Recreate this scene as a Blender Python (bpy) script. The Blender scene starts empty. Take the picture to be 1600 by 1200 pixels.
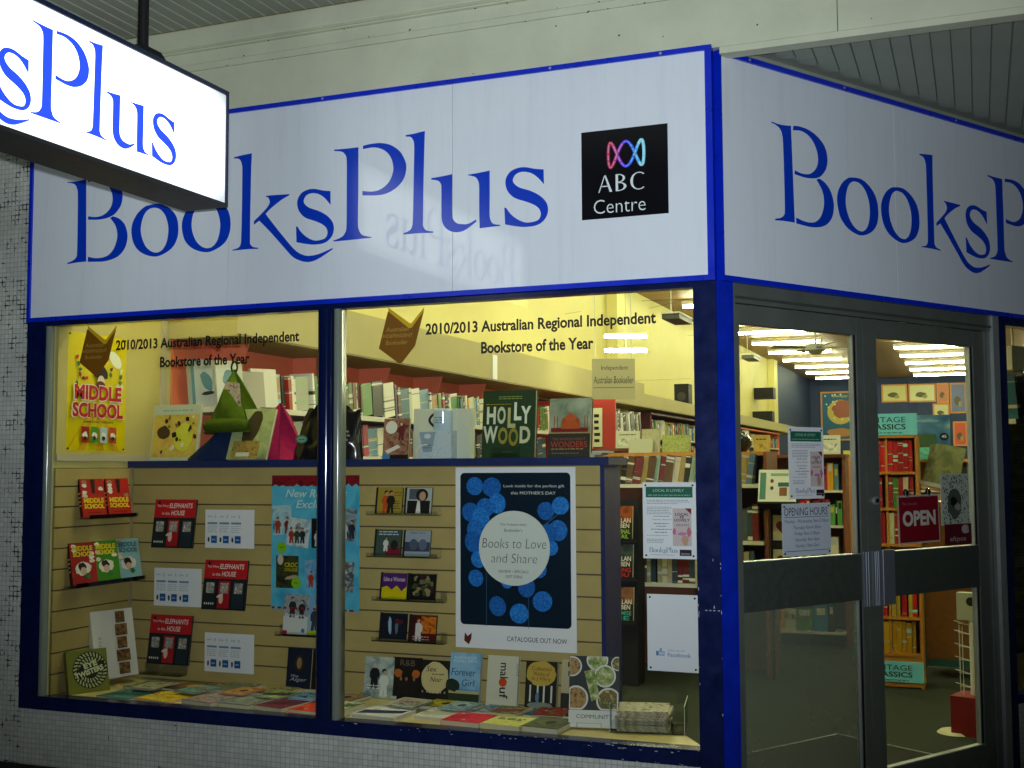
import bpy, math, random
from math import sin, cos, pi, radians
from mathutils import Matrix, Vector, geometry
random.seed(7)
sc = bpy.context.scene
COL = sc.collection

# ------------------------------------------------------------------ camera, sky, flash, exposure
YAW, PITCH, ROLL = -.372649, .0711666, .0047712
CAM = Vector((.918, -4.5, 1.42))
_F = Vector((sin(YAW)*cos(PITCH), cos(YAW)*cos(PITCH), sin(PITCH)))
_r = Vector((cos(YAW), -sin(YAW), 0)); _d = _F.cross(_r)
_R = cos(ROLL)*_r + sin(ROLL)*_d; _D = -sin(ROLL)*_r + cos(ROLL)*_d
cd = bpy.data.cameras.new('camera'); cam = bpy.data.objects.new('camera', cd); COL.objects.link(cam)
cd.sensor_width = 36; cd.lens = 1862.5/1600*36; cd.clip_start = .05; cd.clip_end = 400
cam.matrix_world = Matrix(((_R.x, -_D.x, -_F.x, CAM.x), (_R.y, -_D.y, -_F.y, CAM.y), (_R.z, -_D.z, -_F.z, CAM.z), (0, 0, 0, 1)))
sc.camera = cam

w = bpy.data.worlds.new('World'); sc.world = w; w.use_nodes = True
nt = w.node_tree; bg = nt.nodes['Background']
sky = nt.nodes.new('ShaderNodeTexSky'); sky.sky_type = 'NISHITA'; sky.sun_disc = False
sky.sun_elevation = radians(-4); sky.sun_rotation = radians(0)
nt.links.new(sky.outputs[0], bg.inputs[0]); bg.inputs[1].default_value = .05

# the photographer's flash, which leaves its glints on the window mullion
fl = bpy.data.lights.new('camera_flash', 'SPOT'); fo = bpy.data.objects.new('camera_flash', fl); COL.objects.link(fo)
fl.energy = 650; fl.color = (.84, .92, 1); fl.shadow_soft_size = .02; fl.spot_size = radians(79); fl.spot_blend = 1
fo.location = CAM + Vector((.02, 0, .07))
fo.rotation_euler = (Vector((-1.05, 0, 2.6)) - fo.location).to_track_quat('-Z', 'Y').to_euler()

vs = sc.view_settings; vs.view_transform = 'Standard'; vs.look = 'None'; vs.exposure = 0; vs.gamma = 1; vs.use_curve_mapping = False
sc.render.engine = 'CYCLES'
cy = sc.cycles
cy.use_denoising = True; cy.max_bounces = 8; cy.diffuse_bounces = 4; cy.glossy_bounces = 3; cy.transparent_max_bounces = 12
cy.sample_clamp_indirect = 6; cy.caustics_reflective = False; cy.caustics_refractive = False

# ------------------------------------------------------------------ materials
def lin(h):
    if isinstance(h, tuple): return h + (1,) if len(h) == 3 else h
    h = h.lstrip('#'); v = [int(h[i:i+2], 16)/255 for i in (0, 2, 4)]
    return tuple(c/12.92 if c <= .04045 else ((c+.055)/1.055)**2.4 for c in v) + (1,)
MATS = {}
def mat(name, col, rough=.6, spec=.4, metal=0, var=.0, vscale=6, bump=0, bscale=60, emit=0):
    if name in MATS: return MATS[name]
    m = bpy.data.materials.new(name); m.use_nodes = True; t = m.node_tree; b = t.nodes['Principled BSDF']
    c = lin(col); b.inputs['Base Color'].default_value = c; b.inputs['Roughness'].default_value = rough
    b.inputs['Specular IOR Level'].default_value = spec; b.inputs['Metallic'].default_value = metal
    if emit: b.inputs['Emission Color'].default_value = c; b.inputs['Emission Strength'].default_value = emit
    if var or bump: tc = t.nodes.new('ShaderNodeTexCoord')
    if var:
        n = t.nodes.new('ShaderNodeTexNoise'); n.inputs['Scale'].default_value = vscale; n.inputs['Detail'].default_value = 6
        n.inputs['Roughness'].default_value = .65
        t.links.new(tc.outputs['Object'], n.inputs['Vector'])
        r = t.nodes.new('ShaderNodeMapRange'); r.inputs[1].default_value = .3; r.inputs[2].default_value = .7
        r.inputs[3].default_value = 1-var; r.inputs[4].default_value = 1+var*.6
        t.links.new(n.outputs['Fac'], r.inputs[0])
        x = t.nodes.new('ShaderNodeVectorMath'); x.operation = 'SCALE'; x.inputs[0].default_value = c[:3]
        t.links.new(r.outputs[0], x.inputs['Scale']); t.links.new(x.outputs[0], b.inputs['Base Color'])
        rr = t.nodes.new('ShaderNodeMapRange'); dr = min(.12, rough*.4); rr.inputs[3].default_value = rough-dr; rr.inputs[4].default_value = min(1, rough+dr)
        t.links.new(n.outputs['Fac'], rr.inputs[0]); t.links.new(rr.outputs[0], b.inputs['Roughness'])
    if bump:
        n2 = t.nodes.new('ShaderNodeTexNoise'); n2.inputs['Scale'].default_value = bscale; n2.inputs['Detail'].default_value = 4
        t.links.new(tc.outputs['Object'], n2.inputs['Vector'])
        bp = t.nodes.new('ShaderNodeBump'); bp.inputs['Strength'].default_value = bump; bp.inputs['Distance'].default_value = .002
        t.links.new(n2.outputs['Fac'], bp.inputs['Height']); t.links.new(bp.outputs[0], b.inputs['Normal'])
    MATS[name] = m; return m
def pr(h, rough=.45):                      # printed paper colour
    return mat('print_' + h, h, rough, .22)
def photo(name, *cols, scale=14, dist=.6):  # a printed picture: blotches of a few colours
    if name in MATS: return MATS[name]
    m = bpy.data.materials.new(name); m.use_nodes = True; t = m.node_tree; b = t.nodes['Principled BSDF']
    tc = t.nodes.new('ShaderNodeTexCoord'); n = t.nodes.new('ShaderNodeTexNoise')
    n.inputs['Scale'].default_value = scale; n.inputs['Detail'].default_value = 5; n.inputs['Distortion'].default_value = dist
    t.links.new(tc.outputs['Object'], n.inputs['Vector'])
    r = t.nodes.new('ShaderNodeValToRGB'); e = r.color_ramp.elements
    k = len(cols)
    while len(e) < k: e.new(.5)
    for i, c in enumerate(cols): e[i].position = .32 + .36*i/max(1, k-1); e[i].color = lin(c)
    t.links.new(n.outputs['Fac'], r.inputs[0]); t.links.new(r.outputs[0], b.inputs['Base Color'])
    b.inputs['Roughness'].default_value = .5; b.inputs['Specular IOR Level'].default_value = .2
    MATS[name] = m; return m
def glass_mat(name, tint=(.97, .985, .975), ior=1.45, rough=0.0, dirt=0, even=.3, film=(.50, .53, .46, 1)):
    m = bpy.data.materials.new(name); m.use_nodes = True; t = m.node_tree; t.nodes.remove(t.nodes['Principled BSDF'])
    o = t.nodes['Material Output']; tr = t.nodes.new('ShaderNodeBsdfTransparent'); tr.inputs[0].default_value = tint + (1,)
    g = t.nodes.new('ShaderNodeBsdfGlossy'); g.inputs['Roughness'].default_value = rough
    f = t.nodes.new('ShaderNodeFresnel'); f.inputs[0].default_value = ior; mx = t.nodes.new('ShaderNodeMixShader')
    t.links.new(f.outputs[0], mx.inputs[0]); t.links.new(tr.outputs[0], mx.inputs[1]); t.links.new(g.outputs[0], mx.inputs[2])
    if dirt:
        d = t.nodes.new('ShaderNodeBsdfDiffuse'); d.inputs[0].default_value = film
        n = t.nodes.new('ShaderNodeTexNoise'); n.inputs['Scale'].default_value = 3; n.inputs['Detail'].default_value = 8
        tc = t.nodes.new('ShaderNodeTexCoord'); t.links.new(tc.outputs['Object'], n.inputs['Vector'])
        r = t.nodes.new('ShaderNodeMapRange'); r.inputs[1].default_value = .45; r.inputs[2].default_value = .8; r.inputs[3].default_value = dirt*even; r.inputs[4].default_value = dirt
        t.links.new(n.outputs['Fac'], r.inputs[0]); m2 = t.nodes.new('ShaderNodeMixShader')
        t.links.new(r.outputs[0], m2.inputs[0]); t.links.new(mx.outputs[0], m2.inputs[1]); t.links.new(d.outputs[0], m2.inputs[2]); mx = m2
    t.links.new(mx.outputs[0], o.inputs[0]); MATS[name] = m; return m
def mosaic_mat():
    m = bpy.data.materials.new('mosaic_tile'); m.use_nodes = True; t = m.node_tree; b = t.nodes['Principled BSDF']; L = t.links
    N = lambda k: t.nodes.new(k)
    tc = N('ShaderNodeTexCoord')
    br = N('ShaderNodeTexBrick'); br.offset = 0; br.squash = 1
    for k, v in (('Scale', 1), ('Mortar Size', .0014), ('Mortar Smooth', .3), ('Brick Width', .0235), ('Row Height', .0235), ('Bias', 0)): br.inputs[k].default_value = v
    br.inputs['Color1'].default_value = (.66, .68, .62, 1); br.inputs['Color2'].default_value = (.55, .58, .52, 1)
    L.new(tc.outputs['Object'], br.inputs['Vector'])
    # sound grout is pale; where it has fallen out the joint is black
    n = N('ShaderNodeTexNoise'); n.inputs['Scale'].default_value = 16; n.inputs['Detail'].default_value = 5; n.inputs['Roughness'].default_value = .7
    L.new(tc.outputs['Object'], n.inputs['Vector'])
    big = N('ShaderNodeTexNoise'); big.inputs['Scale'].default_value = 1.7; L.new(tc.outputs['Object'], big.inputs['Vector'])
    sx = N('ShaderNodeSeparateXYZ'); L.new(tc.outputs['Object'], sx.inputs[0])
    ex = N('ShaderNodeMapRange'); ex.inputs[1].default_value = -.36; ex.inputs[2].default_value = -.01; ex.inputs[3].default_value = 0; ex.inputs[4].default_value = .155; L.new(sx.outputs['X'], ex.inputs[0])
    ltr = N('ShaderNodeMath'); ltr.operation = 'LESS_THAN'; ltr.inputs[1].default_value = .0; L.new(sx.outputs['X'], ltr.inputs[0])
    exm = N('ShaderNodeMath'); exm.operation = 'MULTIPLY'; L.new(ex.outputs[0], exm.inputs[0]); L.new(ltr.outputs[0], exm.inputs[1])
    a = N('ShaderNodeMath'); L.new(n.outputs['Fac'], a.inputs[0]); L.new(exm.outputs[0], a.inputs[1])
    a2 = N('ShaderNodeMath'); a2.operation = 'MULTIPLY_ADD'; a2.inputs[1].default_value = .25; L.new(big.outputs['Fac'], a2.inputs[0]); L.new(a.outputs[0], a2.inputs[2])
    st = N('ShaderNodeMapRange'); st.inputs[1].default_value = .765; st.inputs[2].default_value = .83; L.new(a2.outputs[0], st.inputs[0])
    gr = N('ShaderNodeMix'); gr.data_type = 'RGBA'; gr.inputs[6].default_value = (.36, .39, .34, 1); gr.inputs[7].default_value = (.006, .007, .006, 1); L.new(st.outputs[0], gr.inputs[0])
    fin = N('ShaderNodeMix'); fin.data_type = 'RGBA'; L.new(br.outputs['Fac'], fin.inputs[0]); L.new(br.outputs['Color'], fin.inputs[6]); L.new(gr.outputs[2], fin.inputs[7])
    # wider black joints
    br2 = N('ShaderNodeTexBrick'); br2.offset = 0
    for k, v in (('Scale', 1), ('Mortar Size', .0030), ('Mortar Smooth', .1), ('Brick Width', .0235), ('Row Height', .0235)): br2.inputs[k].default_value = v
    L.new(tc.outputs['Object'], br2.inputs['Vector'])
    mm = N('ShaderNodeMath'); mm.operation = 'MULTIPLY'; L.new(br2.outputs['Fac'], mm.inputs[0]); L.new(st.outputs[0], mm.inputs[1])
    f2 = N('ShaderNodeMix'); f2.data_type = 'RGBA'; f2.inputs[7].default_value = (.006, .007, .006, 1); L.new(mm.outputs[0], f2.inputs[0]); L.new(fin.outputs[2], f2.inputs[6])
    n3 = N('ShaderNodeTexNoise'); n3.inputs['Scale'].default_value = 2.2; n3.inputs['Detail'].default_value = 6; L.new(tc.outputs['Object'], n3.inputs['Vector'])
    r3 = N('ShaderNodeMapRange'); r3.inputs[1].default_value = .3; r3.inputs[2].default_value = .7; r3.inputs[3].default_value = .75; r3.inputs[4].default_value = 1.08; L.new(n3.outputs['Fac'], r3.inputs[0])
    vm = N('ShaderNodeVectorMath'); vm.operation = 'SCALE'; L.new(f2.outputs[2], vm.inputs[0]); L.new(r3.outputs[0], vm.inputs['Scale'])
    L.new(vm.outputs[0], b.inputs['Base Color']); b.inputs['Roughness'].default_value = .42; b.inputs['Specular IOR Level'].default_value = .3
    bp = N('ShaderNodeBump'); bp.invert = True; bp.inputs['Strength'].default_value = .6; bp.inputs['Distance'].default_value = .0015
    L.new(br.outputs['Fac'], bp.inputs['Height']); L.new(bp.outputs[0], b.inputs['Normal'])
    MATS['mosaic_tile'] = m; return m
def plank_mat(name, c1, c2, width, rough=.6):   # far-off boards
    m = bpy.data.materials.new(name); m.use_nodes = True; t = m.node_tree; b = t.nodes['Principled BSDF']
    tc = t.nodes.new('ShaderNodeTexCoord'); br = t.nodes.new('ShaderNodeTexBrick')
    for k, v in (('Scale', 1), ('Mortar Size', .006), ('Brick Width', 4), ('Row Height', width)): br.inputs[k].default_value = v
    br.inputs['Color1'].default_value = lin(c1); br.inputs['Color2'].default_value = lin(c2); br.inputs['Mortar'].default_value = (.05, .035, .015, 1)
    t.links.new(tc.outputs['Object'], br.inputs['Vector']); t.links.new(br.outputs['Color'], b.inputs['Base Color']); b.inputs['Roughness'].default_value = rough
    MATS[name] = m; return m
def shelf_book_mat():                      # colour comes from each book itself, with bands of lettering
    m = bpy.data.materials.new('book_jacket'); m.use_nodes = True; t = m.node_tree; b = t.nodes['Principled BSDF']; L = t.links
    oi = t.nodes.new('ShaderNodeObjectInfo'); tc = t.nodes.new('ShaderNodeTexCoord')
    mp = t.nodes.new('ShaderNodeMapping'); mp.inputs['Scale'].default_value = (.02, 6, .02); L.new(tc.outputs['Object'], mp.inputs['Vector'])
    ad = t.nodes.new('ShaderNodeVectorMath'); L.new(mp.outputs[0], ad.inputs[0])
    rs = t.nodes.new('ShaderNodeMath'); rs.operation = 'MULTIPLY'; rs.inputs[1].default_value = 50; L.new(oi.outputs['Random'], rs.inputs[0]); L.new(rs.outputs[0], ad.inputs[1])
    n = t.nodes.new('ShaderNodeTexNoise'); n.inputs['Scale'].default_value = 1.1; n.inputs['Detail'].default_value = 3; L.new(ad.outputs[0], n.inputs['Vector'])
    r = t.nodes.new('ShaderNodeValToRGB'); e = r.color_ramp.elements; e[0].position = .60; e[0].color = (0, 0, 0, 1); e[1].position = .63; e[1].color = (1, 1, 1, 1)
    L.new(n.outputs['Fac'], r.inputs[0])
    inv = t.nodes.new('ShaderNodeVectorMath'); inv.operation = 'SUBTRACT'; inv.inputs[0].default_value = (.75, .72, .62); L.new(oi.outputs['Color'], inv.inputs[1])
    ab = t.nodes.new('ShaderNodeVectorMath'); ab.operation = 'ABSOLUTE'; L.new(inv.outputs[0], ab.inputs[0])
    mx = t.nodes.new('ShaderNodeMix'); mx.data_type = 'RGBA'; L.new(r.outputs[0], mx.inputs[0]); L.new(oi.outputs['Color'], mx.inputs[6]); L.new(ab.outputs[0], mx.inputs[7])
    L.new(mx.outputs[2], b.inputs['Base Color']); b.inputs['Roughness'].default_value = .35
    MATS['book_jacket'] = m; return m

SIGNW = mat('sign_white', (.70, .75, .80), .045, .5, var=.035, vscale=1.5)
def streaks(m, amt):
    t = m.node_tree; b = t.nodes['Principled BSDF']; src = b.inputs['Base Color'].links[0].from_socket
    tc = t.nodes.new('ShaderNodeTexCoord'); mp = t.nodes.new('ShaderNodeMapping'); mp.inputs['Scale'].default_value = (22, 1.1, 1); t.links.new(tc.outputs['Object'], mp.inputs[0])
    n = t.nodes.new('ShaderNodeTexNoise'); n.inputs['Scale'].default_value = 1; n.inputs['Detail'].default_value = 7; n.inputs['Roughness'].default_value = .7; t.links.new(mp.outputs[0], n.inputs['Vector'])
    r = t.nodes.new('ShaderNodeMapRange'); r.inputs[1].default_value = .5; r.inputs[2].default_value = .85; r.inputs[3].default_value = 1; r.inputs[4].default_value = 1-amt; t.links.new(n.outputs['Fac'], r.inputs[0])
    x = t.nodes.new('ShaderNodeVectorMath'); x.operation = 'SCALE'; t.links.new(src, x.inputs[0]); t.links.new(r.outputs[0], x.inputs['Scale']); t.links.new(x.outputs[0], b.inputs['Base Color'])
    bp = t.nodes.new('ShaderNodeBump'); bp.inputs['Strength'].default_value = .012; bp.inputs['Distance'].default_value = .02; n2 = t.nodes.new('ShaderNodeTexNoise'); n2.inputs['Scale'].default_value = 2.5; t.links.new(tc.outputs['Object'], n2.inputs['Vector']); t.links.new(n2.outputs['Fac'], bp.inputs['Height']); t.links.new(bp.outputs[0], b.inputs['Normal'])
streaks(SIGNW, .11)
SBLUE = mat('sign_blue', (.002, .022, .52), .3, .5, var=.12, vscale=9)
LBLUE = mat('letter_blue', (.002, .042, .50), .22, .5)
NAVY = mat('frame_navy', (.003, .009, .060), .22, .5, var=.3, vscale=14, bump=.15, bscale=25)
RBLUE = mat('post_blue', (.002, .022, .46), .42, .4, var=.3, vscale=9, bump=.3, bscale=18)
ALU = mat('aluminium', (.42, .46, .45), .38, .5, metal=.55, var=.1, vscale=8)
ALUD = mat('bronze_aluminium', (.14, .16, .135), .42, .45, metal=.3, var=.15, vscale=7)
RAIL = mat('rail_dark', (.050, .062, .050), .5, .4, var=.2, vscale=30)
CREAM = mat('awning_cream', (.54, .56, .41), .55, .3, var=.12, vscale=3, bump=.25, bscale=30)
SOFF = mat('soffit_grey', (.30, .32, .25), .6, .3, var=.14, vscale=5)
SOFD = mat('recess_soffit', (.32, .35, .28), .6, .3, var=.14, vscale=5)
BLACK = mat('black_plastic', (.008, .008, .009), .6, .25)
GLASS = glass_mat('window_glass', dirt=.012)
DGLASS = glass_mat('door_glass', (.93, .95, .93), dirt=.02); FILM = glass_mat('grey_green_glass', (.90, .93, .88), dirt=.68, even=.85, film=(.20, .235, .16, 1))  # FILM mixes an even grey-green layer over the lower left door pane
BEAD = mat('dull_bead', (.17, .20, .16), .13, .5); MULL = mat('mullion_navy', (.003, .008, .045), .10, .5)
ACRYL = glass_mat('clear_acrylic', (.93, .95, .94), ior=1.4)
TILE = mosaic_mat()
MDF = mat('slatwall_board', (.42, .33, .115), .5, .35, var=.10, vscale=5)
PINE = mat('display_pine', (.70, .58, .22), .35, .4, var=.10, vscale=4)
WALLY = mat('wall_cream', (.62, .56, .21), .7, .2, var=.05, vscale=1.2)
WALLT = mat('bulkhead_tan', (.44, .39, .17), .7, .2, var=.06, vscale=1.5)
PANELY = mat('panel_yellow', (.54, .46, .15), .6, .25, var=.05, vscale=2)
TRIM = mat('trim_beige', (.50, .45, .30), .5, .3, var=.05)
ORANGE = mat('shelf_orange', (.85, .22, .11), .6, .25, var=.08, vscale=2)
SHELFW = mat('shelf_white', (.66, .64, .52), .5, .3, var=.05)
BBLUE = mat('back_blue', (.030, .045, .10), .7, .2, var=.1, vscale=1)
CARPET = mat('carpet', (.036, .044, .033), .95, .1, var=.25, vscale=45, bump=.6, bscale=300)
MATD = mat('door_mat', (.030, .033, .028), .95, .1, var=.3, vscale=80, bump=.8, bscale=400)
WOODO = mat('wood_orange', (.50, .21, .04), .5, .35, var=.15, vscale=6)
WOODR = mat('wood_red', (.20, .065, .03), .5, .35, var=.2, vscale=6)
PAGES = mat('pages', (.56, .52, .34), .8, .2, var=.08, vscale=60)
WHITE = mat('paper_white', (.74, .76, .76), .5, .3, var=.02)
JACKET = shelf_book_mat()
CEIL = plank_mat('ceiling_boards', (.34, .20, .07), (.28, .16, .05), .14)

# ------------------------------------------------------------------ mesh helpers
def frame(o, u, v, tilt=0):
    """local x = u (right), y = v (up), z = out of the face; tilt leans the top backwards"""
    u = Vector(u).normalized(); v = Vector(v).normalized(); n = u.cross(v).normalized()
    if tilt: v, n = v*cos(tilt) - n*sin(tilt), n*cos(tilt) + v*sin(tilt)
    return Matrix(((u.x, v.x, n.x, o[0]), (u.y, v.y, n.y, o[1]), (u.z, v.z, n.z, o[2]), (0, 0, 0, 1)))
X_, Y_, Z_ = Vector((1, 0, 0)), Vector((0, 1, 0)), Vector((0, 0, 1))
BA = .557348; BD = Vector((sin(BA), cos(BA), 0)); BN = Vector((cos(BA), -sin(BA), 0))   # the splayed door side
def fA(x, z, y=0, tilt=0): return frame((x, y, z), X_, Z_, tilt)
def fB(s, z, off=0): return frame(BD*s + BN*off + Z_*z, BD, Z_)
def fL(y, z, x=-3.21, tilt=0): return frame((x, y, z), Y_, Z_, tilt)
def fFlat(x, y, z, rot=0): return frame((x, y, z), (cos(rot), sin(rot), 0), (-sin(rot), cos(rot), 0))

TXT = {}
def text_mesh(s, bold=0., shear=0.):
    k = (s, bold, shear)
    if k not in TXT:
        c = bpy.data.curves.new('t', 'FONT'); c.body = s; c.size = 1; c.offset = bold; c.resolution_u = 3; c.shear = shear
        o = bpy.data.objects.new('t', c); me = bpy.data.meshes.new_from_object(o)
        vv = [(q.co.x, q.co.y) for q in me.vertices]; ff = [tuple(p.vertices) for p in me.polygons]
        bpy.data.objects.remove(o); bpy.data.curves.remove(c); bpy.data.meshes.remove(me)
        TXT[k] = (vv, ff)
    return TXT[k]

class G:
    def __init__(s): s.v = []; s.f = []; s.m = []; s.mats = []; s.z = 0; s.sm = []
    def mi(s, m):
        if m not in s.mats: s.mats.append(m)
        return s.mats.index(m)
    def add(s, vs_, fs, m, smooth=False):
        o = len(s.v); s.v += [tuple(q) for q in vs_]; i = s.mi(m)
        for f in fs: s.f.append(tuple(o+k for k in f)); s.m.append(i); s.sm.append(smooth)
        return s
    def box(s, x0, y0, z0, x1, y1, z1, m):
        vs_ = [(x, y, z) for z in (z0, z1) for y in (y0, y1) for x in (x0, x1)]
        return s.add(vs_, [(0, 2, 3, 1), (4, 5, 7, 6), (0, 1, 5, 4), (2, 6, 7, 3), (0, 4, 6, 2), (1, 3, 7, 5)], m)
    def prism(s, pts, z0, z1, m, holes=()):
        loops = [[Vector((p[0], p[1], 0)) for p in l] for l in [pts, *holes]]
        tri = geometry.tessellate_polygon(loops); fl_ = [p for l in loops for p in l]
        n = len(fl_)
        if z0 == z1:
            fs = []
            for a, b, c in tri:
                if (fl_[b]-fl_[a]).cross(fl_[c]-fl_[a]).z < 0: a, c = c, a
                fs.append((a, b, c))
            return s.add([(p.x, p.y, z1) for p in fl_], fs, m)
        vs_ = [(p.x, p.y, z1) for p in fl_] + [(p.x, p.y, z0) for p in fl_]
        fs = []
        for a, b, c in tri:
            A, B_, C = fl_[a], fl_[b], fl_[c]
            if (B_-A).cross(C-A).z < 0: a, c = c, a
            fs.append((a, b, c)); fs.append((c+n, b+n, a+n))
        o = 0
        for l in loops:
            k = len(l)
            for i in range(k): fs.append((o+i, o+(i+1) % k, o+(i+1) % k+n, o+i+n)[::-1])
            o += k
        return s.add(vs_, fs, m)
    def cyl(s, p, q, r, m, n=12, r2=None, cap=True):
        p, q = Vector(p), Vector(q); a = (q-p).normalized(); t = a.orthogonal().normalized(); b = a.cross(t); r2 = r if r2 is None else r2
        vs_ = [p + (t*cos(2*pi*i/n) + b*sin(2*pi*i/n))*r for i in range(n)] + [q + (t*cos(2*pi*i/n) + b*sin(2*pi*i/n))*r2 for i in range(n)]
        fs = [(i, (i+1) % n, (i+1) % n+n, i+n) for i in range(n)]
        s.add(vs_, fs, m, True)
        if cap: s.add(vs_, [tuple(range(n))[::-1], tuple(range(n, 2*n))], m)
        return s
    # ---- flat print, one thin layer over the other
    def lay(s): s.z += .0003; return s.z
    def rect(s, x0, y0, x1, y1, m):
        z = s.lay(); return s.add([(x0, y0, z), (x1, y0, z), (x1, y1, z), (x0, y1, z)], [(0, 1, 2, 3)], m)
    def poly(s, pts, m):
        z = s.lay(); l = [Vector((p[0], p[1], 0)) for p in pts]; fs = []
        for a, b, c in geometry.tessellate_polygon([l]):
            if (l[b]-l[a]).cross(l[c]-l[a]).z < 0: a, c = c, a
            fs.append((a, b, c))
        return s.add([(p.x, p.y, z) for p in l], fs, m)
    def ell(s, cx, cy_, rx, ry, m, n=24, rot=0, jag=0):
        ps = []
        for i in range(n):
            a = 2*pi*i/n; k = 1 + (random.uniform(-jag, jag) if jag else 0); x, y = rx*cos(a)*k, ry*sin(a)*k
            ps.append((cx + x*cos(rot) - y*sin(rot), cy_ + x*sin(rot) + y*cos(rot)))
        return s.poly(ps, m)
    def text(s, t, x0, y0, wid, hgt, m, bold=0., shear=0., rot=0, al='l'):
        """fit to width wid and height hgt (bounding box); wid None keeps proportion"""
        vv, ff = text_mesh(t, bold, shear)
        if not vv: return s
        a0, a1 = min(p[0] for p in vv), max(p[0] for p in vv); b0, b1 = min(p[1] for p in vv), max(p[1] for p in vv)
        ky = hgt/(b1-b0); kx = wid/(a1-a0) if wid else ky
        if al == 'c': x0 = x0 - kx*(a1-a0)/2
        z = s.lay(); out = []
        for p in vv:
            x, y = (p[0]-a0)*kx, (p[1]-b0)*ky
            out.append((x0 + x*cos(rot) - y*sin(rot), y0 + x*sin(rot) + y*cos(rot), z))
        return s.add(out, ff, m)
    def lines(s, x0, y0, x1, n, pitch, m, h=.35, ragged=.3):   # unreadably small paragraph
        for i in range(n):
            y = y0 - i*pitch; x = x0; xe = x1 - (random.random()*ragged*(x1-x0) if i % 3 == 2 else random.random()*.04*(x1-x0))
            z = s.lay()
            while x < xe - pitch*.4:
                L_ = min(random.uniform(.6, 2.2)*pitch, xe-x)
                s.add([(x, y, z), (x+L_, y, z), (x+L_, y+pitch*h, z), (x, y+pitch*h, z)], [(0, 1, 2, 3)], m); x += L_ + pitch*.35
        return s
    def mesh(s, name):
        me = bpy.data.meshes.new(name); me.from_pydata(s.v, [], s.f)
        for m in s.mats: me.materials.append(m)
        me.polygons.foreach_set('material_index', s.m); me.polygons.foreach_set('use_smooth', s.sm); me.update(); return me
    def make(s, name, parent=None, M=None):
        o = bpy.data.objects.new(name, s.mesh(name)); COL.objects.link(o)
        if parent is not None: o.parent = parent
        if M is not None:
            if parent is not None: o.matrix_local = M
            else: o.matrix_world = M
        return o
def tag(o, label, cat, group=None):
    o['label'] = label; o['category'] = cat
    if group: o['group'] = group
    return o
def thing(name, label, cat, M=None, group=None):
    o = bpy.data.objects.new(name, None); COL.objects.link(o); o.empty_display_size = .1
    if M is not None: o.matrix_world = M
    return tag(o, label, cat, group)
def struct(name, g, M=None):
    o = g.make(name, None, M); o['kind'] = 'structure'; return o
def part(name, parent, fn, M=None):
    g = G(); fn(g); return g.make(name, parent, M)
def dup(o, parent=None, M=None):
    c = o.copy(); COL.objects.link(c)
    if parent is not None: c.parent = parent
    if M is not None: c.matrix_local = M
    return c

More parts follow.
